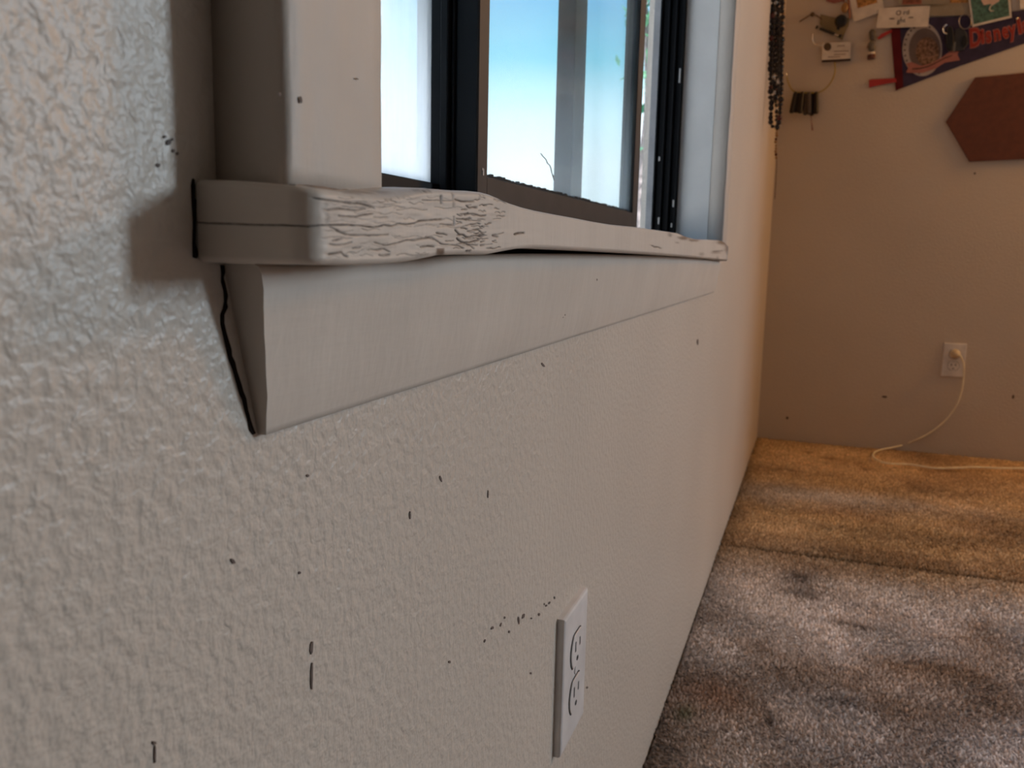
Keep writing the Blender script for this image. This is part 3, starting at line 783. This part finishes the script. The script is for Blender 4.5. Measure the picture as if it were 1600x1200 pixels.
def tpart(mb, name, m, **kw):
    o = mb.build(name, m, None, **kw); o.parent = tree; o.matrix_parent_inverse = Matrix.Translation(-Vector(tree.location)); return o
tpart(MB().tube(smooth_curve(tp, 6), list(np.linspace(0.06, 0.02, 6*(len(tp)-1)+1)), 9), 'trunk', M_BARK, smooth=True)
lf = MB()
for k in range(900):
    c = np.array([rnd.gauss(-0.93, 0.14), rnd.gauss(6.7, 0.25), rnd.gauss(2.35, 0.42)])
    a = rnd.uniform(0, 6.28); b = rnd.uniform(-1, 1); L = rnd.uniform(0.05, 0.09)
    d = np.array([math.cos(a)*math.cos(b), math.sin(a)*math.cos(b), math.sin(b)]); s_ = np.cross(d, (0.3, 0.2, 0.9)); s_ = s_/np.linalg.norm(s_)*L*0.35
    k0 = len(lf.v); lf.v += [tuple(c-d*L), tuple(c+s_), tuple(c+d*L), tuple(c-s_)]; lf.f.append((k0, k0+1, k0+2, k0+3))
tpart(lf, 'leaves', M_LEAF)['kind'] = 'stuff'

# ------------------------------------------------------------------ wall outlets
def rounded(cx, cz, R_, half, n=28):
    pts = []
    for k in range(n):
        w = 2*math.pi*k/n
        pts.append((cx+R_*math.cos(w), cz+max(-half, min(half, R_*math.sin(w)))))
    return pts
def outlet(origin, ex, en, label, cat='outlet'):
    """origin: lower left back corner of the plate; ex: along the wall; en: out of the wall"""
    o0 = np.array(origin); ex = np.array(ex, float); en = np.array(en, float); ez = np.array([0, 0, 1.0])
    Wd, Ht = 0.0699, 0.1143
    root = empty('wall_outlet', tuple(o0+ex*Wd/2+ez*Ht/2))
    tag(root, label, cat, group='white duplex wall outlets')
    inv = Matrix.Translation(-Vector(root.location))
    def w(a, b, c): return o0+ex*(a+Wd/2)+ez*(b+Ht/2)+en*c
    def part(mb, name, m, parent=root, **kw):
        ob = mb.build(name, m, None, **kw); ob.parent = parent
        if parent is root: ob.matrix_parent_inverse = inv
        return ob
    pl = MB()
    def ring(g, c): return [w(a, b, c) for a, b in ((-Wd/2+g, -Ht/2+g), (Wd/2-g, -Ht/2+g), (Wd/2-g, Ht/2-g), (-Wd/2+g, Ht/2-g))]
    lay = [ring(0, -0.002), ring(0, 0.0042), ring(0.0006, 0.0056), ring(0.0022, 0.0064), ring(0.006, 0.0066)]
    for r_ in lay: pl.v += [tuple(p) for p in r_]
    for j in range(len(lay)-1):
        for k in range(4): pl.f.append((j*4+k, j*4+(k+1) % 4, (j+1)*4+(k+1) % 4, (j+1)*4+k))
    j = (len(lay)-1)*4; pl.f.append((j, j+1, j+2, j+3)); pl.f.append((3, 2, 1, 0))
    part(pl, 'cover_plate', M_PLATE)
    for cz in (0.0195, -0.0195):
        part(MB().prism([w(a, b, 0.0067) for a, b in rounded(0, cz, 0.0182, 0.0150)], tuple(en*0.0002)), 'groove', M_SLOT)
        rc = part(MB().prism([w(a, b, 0.0067) for a, b in rounded(0, cz, 0.0172, 0.0142)], tuple(en*0.0012)), 'receptacle', M_PLATE, bevel=0.0004, seg=1)
        for sx, hh in ((-0.0064, 0.0042), (0.0064, 0.0034)):
            part(MB().prism([w(sx+a, cz+0.0035+b, 0.0079) for a, b in ((-.0012, -hh), (.0012, -hh), (.0012, hh), (-.0012, hh))], tuple(en*0.0002)), 'slot', M_SLOT, rc)
        part(MB().prism([w(a, b, 0.0079) for a, b in rounded(0, cz-0.0085, 0.0026, 0.002, 10)], tuple(en*0.0002)), 'slot', M_SLOT, rc)
    part(MB().prism([w(a, b, 0.0066) for a, b in rounded(0, 0, 0.0034, 0.0034, 14)], tuple(en*0.0009)), 'screw', M_PLATE, bevel=0.0003, seg=1)
    return root
near_out = outlet((0, 0.5915, 0.2621), (0, 1, 0), (1, 0, 0), 'white duplex wall outlet with nothing plugged in, below the window')
X2, Z2_ = 0.5879, 0.2667
outlet((X2, YB, Z2_), (1, 0, 0), (0, -1, 0), 'white duplex wall outlet on the far wall with a cord plugged in')

# plug and cord
cord = empty('power_cord', tuple(at(1493, 553, 1, YB-0.02)))
tag(cord, 'cream power cord plugged into the far outlet and trailing over the carpet', 'cord')
inv = Matrix.Translation(-Vector(cord.location))
pc = at(1492.5, 553, 1, YB-0.012)
pl = MB().tube([(pc[0], YB-0.008, pc[2]), (pc[0], YB-0.012, pc[2]), (pc[0]+.001, YB-0.026, pc[2]), (pc[0]+.002, YB-0.036, pc[2]-.001)], [0.0165, 0.0165, 0.0125, 0.006], 14)
o = pl.build('plug', M_IVORY, None, smooth=True); o.parent = cord; o.matrix_parent_inverse = inv
def fl(u, v, h=0.0095): p_ = at(u, v, 2, h); return p_
cp = [(pc[0]+.002, YB-0.034, pc[2]-.001), at(1500.5, 556, 1, YB-0.036), at(1505, 567, 1, YB-0.03), at(1506, 580, 1, YB-0.022), at(1504.5, 600, 1, YB-0.016), at(1501, 616, 1, YB-0.014), at(1495, 632, 1, YB-0.012),
      at(1478, 656, 1, YB-0.010), at(1455, 675, 1, YB-0.010), at(1432, 687, 1, YB-0.012)]
cp[-1][2] = max(cp[-1][2], 0.012)
cp += [fl(1412, 695, .016), fl(1390, 700), fl(1372, 704), fl(1364, 711), fl(1370, 718.5), fl(1388, 724), fl(1420, 725.5), fl(1445, 729.5), fl(1465, 731.5), fl(1490, 731), fl(1530, 730), fl(1565, 731.5), fl(1600, 731.8), fl(1660, 733), fl(1760, 740)]
o = MB().tube(smooth_curve(cp, 8), 0.0029, 7).build('cord', M_CORD, None, smooth=True); o.parent = cord; o.matrix_parent_inverse = inv

# ------------------------------------------------------------------ things on the far wall
def bw(u, v, off=0.0): return at(u, v, 1, YB-off)
def slab(px, off, th, name, m, parent=None, bevel=0.0):
    """flat thing hung on the far wall: outline in photograph pixels at distance off from the wall, th thick"""
    pts = [bw(u, v, off) for u, v in px]
    return MB().prism(pts, (0, th, 0)).build(name, m, parent, bevel=bevel)
def arc(cx, cy, rx, ry, a0, a1, n): return [(cx+rx*math.cos(math.radians(a0+(a1-a0)*k/n)), cy+ry*math.sin(math.radians(a0+(a1-a0)*k/n))) for k in range(n+1)]
def text(body, u, v, h, rot, off, m, name, parent, thick=0.0, shear=0.0, sx=1.0):
    cu = bpy.data.curves.new(name, 'FONT'); cu.body = body; cu.size = 1.0; cu.offset = thick; cu.shear = shear; cu.extrude = 0.02; cu.resolution_u = 3
    tmp = bpy.data.objects.new(name, cu); C.objects.link(tmp)
    me = bpy.data.meshes.new_from_object(tmp)
    bpy.data.objects.remove(tmp); bpy.data.curves.remove(cu)
    k = np.linalg.norm(bw(u, v-h, off)-bw(u, v, off))/0.70
    Mx = Matrix.Translation(Vector(bw(u, v, off))) @ Matrix.Rotation(-rot, 4, 'Y') @ Matrix.Rotation(math.pi/2, 4, 'X') @ Matrix.Diagonal((k*sx, k, 0.008, 1))
    me.transform(Mx); me.materials.clear(); me.materials.append(m)
    o = bpy.data.objects.new(name, me); C.objects.link(o); o.parent = parent
    return o
def hung(name, label, cat, group=None):
    return tag(empty(name), label, cat, group)

M_FELT = mat('navy_felt', (0.055, 0.045, 0.085), 0.95, spec=0.1, vary=0.1)
M_MAROON = mat('maroon_felt', (0.11, 0.016, 0.022), 0.95, spec=0.1)
M_RED = mat('red_print', (0.30, 0.04, 0.032), 0.8, spec=0.2)
M_REDRIB = mat('red_ribbon', (0.40, 0.028, 0.028), 0.6)
M_PINK = mat('pink_print', (0.38, 0.155, 0.135), 0.8, spec=0.2)
M_RINGP = mat('pale_grey_print', (0.42, 0.38, 0.37), 0.85, spec=0.2)
M_DISC = mat('blotchy_brown_print', (0.22, 0.13, 0.09), 0.85, spec=0.2, vary=0.35, vscale=160)
M_PAPER = mat('white_card', (0.72, 0.66, 0.60), 0.7)
M_PAPER2 = mat('warm_grey_paper', (0.30, 0.26, 0.20), 0.8)
M_ORANGE = mat('orange_photo', (0.40, 0.20, 0.06), 0.5, vary=0.35, vscale=110)
M_BRPHOTO = mat('brown_photo', (0.25, 0.085, 0.05), 0.5, vary=0.35, vscale=60)
M_INK = mat('dark_ink', (0.04, 0.022, 0.02), 0.8)
M_GREEN = mat('green_print', (0.065, 0.15, 0.12), 0.7, vary=0.25, vscale=120)
M_BIRD = mat('pale_pink_print', (0.62, 0.46, 0.40), 0.7)
M_BLK = mat('black_plastic', (0.012, 0.011, 0.012), 0.35)
M_TAN = mat('tan_card', (0.25, 0.19, 0.10), 0.8)
M_BOARD = mat('red_brown_hardboard', (0.13, 0.038, 0.020), 0.6, vary=0.08, vscale=60)
M_BEAD = mat('black_glass_bead', (0.012, 0.008, 0.010), 0.12)
M_BEAD2 = mat('dark_red_bead', (0.09, 0.018, 0.014), 0.2)
M_BEAD3 = mat('amber_bead', (0.30, 0.17, 0.07), 0.3)
M_WIRE = mat('yellow_wire', (0.36, 0.27, 0.07), 0.35)
M_TUBE = mat('dark_metal_tube', (0.022, 0.016, 0.014), 0.5, 0.0, spec=.3)

# hexagonal board (runs on past the frame's edge)
slab([(1478, 190), (1523.5, 121), (1600, 113.5), (1690, 104), (1738, 180), (1690, 245), (1600, 248.5), (1515, 252.5)], 0.010, 0.009, 'hexagonal_board', M_BOARD, bevel=0.0012)
tag(bpy.data.objects['hexagonal_board'], 'plain dark red-brown hexagonal board hung below the pennant', 'board')

# pennant
pen = hung('pennant', 'navy felt pennant with maroon band, round badge print and red lettering', 'pennant')
slab([(1396, 36), (1440, 28), (1520, 24), (1600, 16), (1760, 2), (1760, 12), (1600, 68), (1500, 103), (1411, 137)], 0.004, 0.003, 'felt_body', M_FELT, pen)
slab([(1391, 37), (1406, 36), (1411.5, 136.5), (1399.5, 141.5)], 0.0056, 0.0042, 'maroon_band', M_MAROON, pen)
slab([(1357.5, 125), (1362, 123.8), (1381, 123), (1400, 122), (1401, 128.5), (1384, 131), (1370, 134), (1358, 137)], 0.007, 0.0012, 'ribbon_tie', M_REDRIB, pen)
slab([(1371, 59), (1377, 53), (1390, 47), (1394, 46), (1394, 50), (1385, 55), (1376, 60.5), (1372, 62)], 0.007, 0.0012, 'ribbon_tie', M_REDRIB, pen)
outer = arc(1441, 77, 31, 42, 0, 360, 36)[:-1]
slab(outer, 0.0050, 0.0009, 'badge_ring', M_RINGP, pen)
slab(arc(1445, 78, 25, 34, 0, 360, 30)[:-1], 0.0056, 0.0006, 'badge_disc', mat('badge_shade', (0.15, 0.115, 0.11), .85, spec=.2), pen)
slab(arc(1449, 81, 18, 23, 0, 360, 22)[:-1], 0.0060, 0.0004, 'badge_blotch', M_DISC, pen)
for k in range(16):
    a = math.radians(100+k*13); cu_, cv_ = 1441+27.5*math.cos(a), 77+38*math.sin(a)
    pts = []
    for q_ in range(10):
        rr = 2.2 if q_ % 2 == 0 else 1.0; w = math.radians(36*q_-90)
        pts.append((cu_+rr*math.cos(w), cv_+rr*math.sin(w)))
    slab(pts, 0.0055, 0.0005, 'star', M_INK, pen)
slab([(1416, 99), (1424, 97), (1440, 103), (1458, 98), (1474, 88), (1484, 80), (1499, 78), (1496, 85), (1500, 94), (1487, 96), (1476, 98), (1462, 107), (1442, 114), (1424, 114), (1416, 113.5), (1419, 106)], 0.0066, 0.0006, 'banner_print', M_PINK, pen)
slab([(1425, 107), (1438, 106), (1450, 103), (1462, 97.5), (1476, 90), (1488, 86), (1488, 87.2), (1476, 91.6), (1462, 99.2), (1450, 104.8), (1438, 107.8), (1425, 108.6)], 0.0070, 0.0004, 'banner_print', M_INK, pen)
letters = [('D', 1515, 73.5, 28, 0.14, .58), ('i', 1533, 67.5, 22, 0.16, .8), ('s', 1541, 66.5, 24, 0.2, .62), ('n', 1553, 63.5, 23, 0.22, .64), ('e', 1567, 60, 23, 0.25, .56), ('y', 1578, 57, 23, 0.25, .62), ('l', 1591, 52.5, 23, 0.26, .9),
           ('a', 1599, 50, 23, 0.26, .62), ('n', 1611, 47, 23, 0.26, .64), ('d', 1625, 43.5, 23, 0.26, .62)]
for ch, u, v, h, ro, sx in letters:
    text(ch, u, v, h, ro, 0.0050, M_PINK, 'letter_outline', pen, 0.07, 0, sx)
    text(ch, u, v, h, ro, 0.0056, M_RED, 'letter', pen, 0.028, 0, sx)

# green card with a pale bird print
gc = hung('green_card', 'white-edged dark green card with a pale bird print, pinned tilted over the pennant', 'card')
slab([(1505, -60), (1572, -76), (1581, 27.5), (1519.5, 42)], 0.011, 0.0012, 'card', M_PAPER, gc)
slab([(1509, -56), (1569, -71), (1577.5, 24.5), (1521.5, 38)], 0.0116, 0.0004, 'green_print', M_GREEN, gc)
slab([(1534, -22), (1556, -30), (1566, -14), (1561, 2), (1551, 8), (1547, 6), (1537, 8), (1533, 0)], 0.0120, 0.0004, 'bird_print', M_BIRD, gc)
cv = [(1551, 7), (1547, 10.5), (1546, 14.5), (1548, 17.5), (1553, 17)]
MB().tube([bw(u, v, 0.0121) for u, v in cv], 0.0022, 5).build('bird_print', mat('pale_print', (0.42, 0.40, 0.36), .7), gc)

# lettered white card
wc = hung('lettered_card', 'white card with three short lines of dark lettering, at the top of the pennant', 'card')
slab([(1374, 13), (1453.5, 8.5), (1450, 41.5), (1369, 44)], 0.013, 0.0012, 'card', M_PAPER, wc)
text('O rd', 1399.5, 24, 7.5, 0.02, 0.0135, M_INK, 'lettering', wc, 0.0, 0, 0.95)
text('t', 1407, 29.5, 4.2, 0.02, 0.0135, M_INK, 'lettering', wc, 0.0, 0, 1.0)
slab([(1390, 28.6), (1397.5, 28.2), (1397.5, 29.8), (1390, 30.2)], 0.0135, 0.0004, 'lettering', M_INK, wc)
slab([(1420, 26.8), (1427, 26.4), (1427, 28.0), (1420, 28.4)], 0.0135, 0.0004, 'lettering', M_INK, wc)
text('ght', 1401.5, 36, 7, 0.02, 0.0135, M_INK, 'lettering', wc, 0.0, 0, 1.0)

# tilted print, brown print, grey sheet, corner paper
ph = hung('tilted_photo', 'tilted white-bordered orange photo print left of the lettered card', 'photo')
slab([(1322, -30), (1369, -44), (1383, 17), (1334, 34)], 0.009, 0.001, 'print_paper', M_PAPER, ph)
slab([(1333, -26), (1364, -34), (1371, 4), (1340, 13)], 0.0094, 0.0004, 'orange_image', M_ORANGE, ph)
bp = hung('brown_photo', 'brown photo print above the lettered card', 'photo')
slab([(1404, -70), (1480, -72), (1480, 6.5), (1404, 8.5)], 0.0150, 0.001, 'print_paper', M_PAPER2, bp)
slab([(1410, -66), (1440, -67), (1440, 6.2), (1410, 7)], 0.0155, 0.0004, 'brown_image', M_BRPHOTO, bp)
slab([(1443, -66), (1477, -67), (1477, 5), (1443, 6)], 0.0155, 0.0004, 'tan_image', M_PAPER2, bp)
gs = hung('grey_sheet', 'drab grey paper sheet behind the green card', 'paper')
slab([(1448, -40), (1515, -44), (1515, 23.5), (1450, 25)], 0.0075, 0.001, 'sheet', M_PAPER2, gs)
slab([(1484, -30), (1513, -32), (1513, 4.2), (1484, 4.6)], 0.0080, 0.0004, 'amber_strip', M_ORANGE, gs)
cpz = slab([(1592, -50), (1650, -52), (1652, 11), (1594, 14)], 0.007, 0.001, 'pale_paper', M_PAPER)
tag(cpz, 'blank pale paper above the red lettering at the far right', 'paper')
sn = slab([(1290, -30), (1317, -34), (1320, 1), (1303, 5), (1291, 2)], 0.004, 0.001, 'paper_scrap', M_PINK)
tag(sn, 'pinkish paper scrap high on the wall left of the tilted photo', 'paper')
amb = hung('amber_charm', 'small amber and brown charm hanging beside the tilted photo', 'charm')
MB().ball(bw(1320, 12, 0.012), 0.014, 12, 8, (0.8, 0.6, 1.2)).build('amber_bead', M_BEAD3, amb, smooth=True)
MB().tube([bw(1324, -30, 0.012), bw(1326, 4, 0.014), bw(1328, 28, 0.012)], 0.003, 6).build('cord', M_BRPHOTO, amb)
MB().tube([bw(1316, -20, 0.012), bw(1319, 6, 0.012)], 0.0015, 6).build('cord', M_BRPHOTO, amb)

# tan tag with a black badge reel, pen, business card
tg = slab([(1282, 22), (1303, 27), (1327.5, 28), (1326, 40), (1321, 50), (1316, 63), (1300, 52), (1288, 47), (1281, 38)], 0.006, 0.0008, 'tan_tag', M_TAN)
tag(tg, 'dull tan paper tag behind the black badge reel', 'tag')
rl = hung('badge_reel', 'round black badge reel hanging over the tan tag', 'badge reel')
MB().tube([bw(1314, 33, 0.007), bw(1314, 33, 0.014), bw(1314, 33, 0.017)], [0.020, 0.020, 0.014], 18).build('reel_case', M_BLK, rl, smooth=False)
MB().prism([bw(u, v, 0.010) for u, v in ((1307, 37), (1314, 40), (1311, 47), (1307.5, 46))], (0, 0.003, 0)).build('clip', M_BLK, rl)
pn = hung('dark_pen', 'slim black pen tucked slanting below the tan tag', 'pen')
MB().tube([bw(1280.5, 44.5, 0.012), bw(1304, 53.5, 0.012)], 0.0048, 8).build('barrel', M_BLK, pn)
MB().tube([bw(1275, 42, 0.012), bw(1278, 43.5, 0.012)], 0.0055, 8).build('cap', M_BLK, pn)
MB().tube([bw(1304, 53.5, 0.012), bw(1311, 55.5, 0.012)], 0.0024, 8).build('tip', M_STEEL, pn)
MB().tube([bw(1311, 55, 0.012), bw(1314.5, 57, 0.012)], 0.0055, 8).build('end_knob', M_BLK, pn)
cw = hung('bent_twig', 'thin dark bent twig stuck to the wall left of the tan tag', 'twig')
MB().tube(smooth_curve([bw(1249, 34, 0.008), bw(1257, 29, 0.009), bw(1265, 24, 0.010), bw(1270, 22.5, 0.01), bw(1277, 25, 0.009), bw(1284, 30, 0.008)], 5), 0.0022, 6).build('stem', mat('twig', (0.14, 0.085, 0.05), .8), cw)
MB().ball(bw(1269.5, 22.5, 0.011), 0.0075, 8, 6).build('knot', mat('twig_knot', (0.10, 0.065, 0.04), .8), cw)
bc = hung('business_card', 'small white business card with a round dark emblem and tiny text', 'card')
slab([(1285, 67), (1330, 65), (1329, 93), (1284, 96.5)], 0.012, 0.001, 'card', M_PAPER, bc)
slab(arc(1293, 73, 6, 6.5, 0, 360, 16)[:-1], 0.0125, 0.0004, 'emblem', mat('emblem_brown', (0.10, 0.065, 0.04), .8, vary=.3, vscale=200), bc)
for a_, b_, c_ in ((1308, 1320, 71.2), (1303, 1326, 79.5), (1303, 1322, 84.5), (1294, 1313, 88.5)):
    slab([(a_, c_), (b_, c_-0.5), (b_, c_+0.8), (a_, c_+1.3)], 0.0125, 0.0004, 'text_line', mat('grey_ink', (0.30, 0.22, 0.18), .8), bc)
slab([(1284, 94), (1329, 91.5), (1329, 95), (1284, 97.5)], 0.0126, 0.0008, 'dark_edge', M_INK, bc)
cl = hung('wire_clip', 'tiny shiny wire clip left of the business card', 'clip')
MB().tube(smooth_curve([bw(1270, 53, 0.01), bw(1269.5, 60, 0.013), bw(1271, 66, 0.012), bw(1276, 70, 0.011), bw(1285, 70, 0.012)], 5), 0.0016, 6).build('wire', M_STEEL, cl)

# hoop of dark tubes
hp = hung('tube_hoop', 'yellow wire hoop strung with a bunch of dark tubes, beside the beads', 'key ring')
hpts = smooth_curve([bw(1229, 118, 0.02), bw(1231, 127, 0.022), bw(1236, 138, 0.024), bw(1242, 143.5, 0.025), bw(1256, 145, 0.026), bw(1272, 145, 0.026), bw(1284, 142.5, 0.025), bw(1295, 133, 0.023), bw(1302.5, 120, 0.021), bw(1305, 108, 0.018), bw(1304, 97, 0.015)], 5)
MB().tube(hpts, 0.0026, 7).build('wire', M_WIRE, hp, smooth=True)
MB().ball(bw(1228.5, 117, 0.02), 0.0045, 8, 6, (1, 1, 1.8)).build('clasp', M_STEEL, hp, smooth=True)
for k, (u0, u1, vb, w) in enumerate([(1243, 1237, 177, .0085), (1248, 1244.5, 176, .0095), (1253.5, 1250, 177, .009), (1259, 1258, 180, .007), (1264, 1264, 179, .008), (1269, 1268, 181, .0075), (1275.5, 1275, 178, .0085)]):
    off = 0.026-0.006*(k % 2)
    MB().tube([bw(u0, 143.5, off), bw(u0, 146, off), bw((u0+u1)/2, 160, off), bw(u1, vb-2, off), bw(u1, vb, off)], [w*.55, w*.9, w, w, w*.6], 9).build('tube', M_TUBE if k not in (3, 4) else mat('greyer_tube', (0.075, 0.058, 0.05), .6, .0), hp)
MB().tube([bw(1267, 180, .02), bw(1268, 192, .018), bw(1269.5, 204, .016)], [.001, .0015, .003], 5).build('tassel', M_BRPHOTO, hp)

# little grey figure-shaped charm
ch = hung('grey_charm', 'small grey charm with a dark red base hanging left of the pennant', 'charm')
MB().tube([bw(1363, 47, 0.01), bw(1363, 50, 0.012), bw(1364, 60, 0.014), bw(1364, 64, .013)], [.006, .011, .011, .007], 10).build('upper_body', mat('charm_grey', (0.10, 0.09, 0.085), .5), ch)
MB().tube([bw(1362, 65, 0.012), bw(1362, 71, 0.014), bw(1362, 78, 0.012), bw(1362, 81, .012)], [.008, .0125, .011, .006], 10).build('lower_body', mat('charm_dark_grey', (0.13, 0.12, 0.11), .5), ch)
MB().tube([bw(1356, 75, 0.011), bw(1359, 67, 0.012)], .0045, 7).build('arm', mat('charm_red', (0.16, 0.05, 0.035), .5), ch)
MB().tube([bw(1362, 82, 0.012), bw(1362, 85, 0.012)], .0105, 10).build('collar', M_PAPER, ch)
MB().tube([bw(1361.5, 85.5, 0.012), bw(1361.5, 92, 0.012)], [.0125, .0135], 10).build('base', mat('charm_maroon', (0.10, 0.03, 0.025), .5), ch)

# black glasses case / key fob with chrome ring over the pennant
bf = hung('black_fob', 'long black oval fob with a chrome ring, hanging over the pennant badge', 'key fob')
pts = arc(1484.5, 60, 6.6, 20, 0, 360, 22)[:-1]
slab(pts, 0.018, 0.011, 'fob_body', M_BLK, bf, bevel=0.003)
MB().tube(smooth_curve([bw(1479, 38, .02), bw(1475, 42, .02), bw(1473.5, 46, .02), bw(1475, 51, .02), bw(1480, 53, .02)], 5), 0.0022, 6).build('chrome_ring', M_STEEL, bf)
gf = hung('grey_fob', 'dark grey key fob with a thin ring, left of the red lettering', 'key fob')
slab([(1493, 46), (1503, 42), (1511, 52), (1513, 68), (1506, 78), (1492, 80), (1490, 66)], 0.014, 0.006, 'fob_body', mat('charcoal_fob', (0.035, 0.035, 0.04), .4), gf, bevel=0.002)
slab(arc(1507, 64, 5, 9, 0, 360, 14)[:-1], 0.0165, 0.003, 'fob_button', M_BLK, gf, bevel=0.0008)
slab([(1491, 66), (1494, 65), (1492, 80), (1488.5, 80)], 0.0150, 0.0012, 'fob_edge', mat('grey_plastic', (0.17, 0.17, 0.17), .4), gf)
MB().tube([bw(u, v, .016) for u, v in arc(1508, 34, 9.5, 11.5, 0, 360, 22)[:-1]], 0.0014, 6, True).build('thin_ring', mat('dull_ring', (0.25, 0.23, 0.25), .3, 0.8), gf)
pp_ = tag(MB().ball(bw(1589, 29.5, .012), .0042, 8, 6, (1, 1.3, 1)).build('push_pin', M_STEEL, smooth=True), 'tiny shiny push pin in the pennant above the red lettering', 'pin')

# ------------------------------------------------------------------ strings of beads in the corner
beadmesh = {}
def bead(parent, p, r, m, sc=1.0):
    key = m.name
    if key not in beadmesh:
        o = MB().ball((0, 0, 0), 1.0, 9, 6).build('bead', m, None, smooth=True)
        beadmesh[key] = o.data; C.objects.unlink(o); bpy.data.objects.remove(o)
    o = bpy.data.objects.new('bead', beadmesh[key]); C.objects.link(o); o.parent = parent
    o.location = Vector(p); o.scale = (r, r, r*sc)
def strand(name, label, px, off, mats, r, gap, seed, group='bead strings in the corner'):
    root = hung(name, label, 'necklace', group)
    rs = random.Random(seed)
    path = smooth_curve([at(u, v, 1, off) for u, v in px], 14)
    MB().tube(path[::3]+[path[-1]], 0.0007, 4).build('thread', M_INK, root)
    acc = 0.0; k = 0; r0 = r
    for a, b in zip(path[:-1], path[1:]):
        L = np.linalg.norm(b-a); pos = 0.0
        while acc < L:
            p = a+(b-a)*(acc/L)
            q_ = rs.random(); m = mats[0] if q_ < .70 else (mats[1] if q_ < .86 else mats[2])
            rr = r0*rs.uniform(.75, 1.12)
            bead(root, p+np.array([rs.uniform(-.0012, .0012), rs.uniform(-.002, .002), 0]), rr, m, rs.uniform(.8, 1.25))
            acc += rr*2*gap; k += 1
        acc -= L
    return root
strand('bead_necklace', 'long loop of black and dark red beads, lowest of the thick bead strings', [(1210, -40), (1207, 20), (1205, 80), (1204, 120), (1205, 165), (1204, 188), (1207, 197), (1213, 198.5), (1217, 193), (1219, 175), (1220, 150), (1221, 115), (1221, 60), (1222, 0), (1222, -40)], 2.47, (M_BEAD, M_BEAD2, M_BEAD), 0.0074, .92, 2)
strand('bead_necklace', 'loop of black beads mixed with silvery ones, between the longer strands', [(1213, -40), (1211, 30), (1209, 80), (1208, 120), (1209, 145), (1212, 153), (1215, 148), (1217, 120), (1217, 90), (1216, 40), (1218, -40)], 2.535, (M_BEAD, M_BEAD, M_STEEL), 0.0078, .95, 5)
strand('bead_necklace', 'string of small steel and black beads hanging straight down to a red bead', [(1215, -40), (1214, 40), (1213, 110), (1212.5, 160), (1213, 192)], 2.61, (M_BEAD, M_BEAD2, M_STEEL), 0.0060, 1.0, 9)
am = strand('bead_necklace', 'thin string of amber beads with a bare thread dangling from its end', [(1224, -40), (1224, 20), (1221, 60), (1218, 120), (1215, 190), (1213, 215), (1212, 235), (1213, 248)], 2.80, (M_BEAD3, M_BEAD2, M_BEAD3), 0.0048, 1.05, 12)
MB().tube([at(1213.5, 248, 1, 2.8), at(1213.4, 258, 1, 2.8), at(1212.2, 285, 1, 2.8), at(1210.5, 311, 1, 2.8)], 0.0013, 5).build('tail_thread', mat('brown_thread', (0.16, 0.09, 0.05), .8), am)
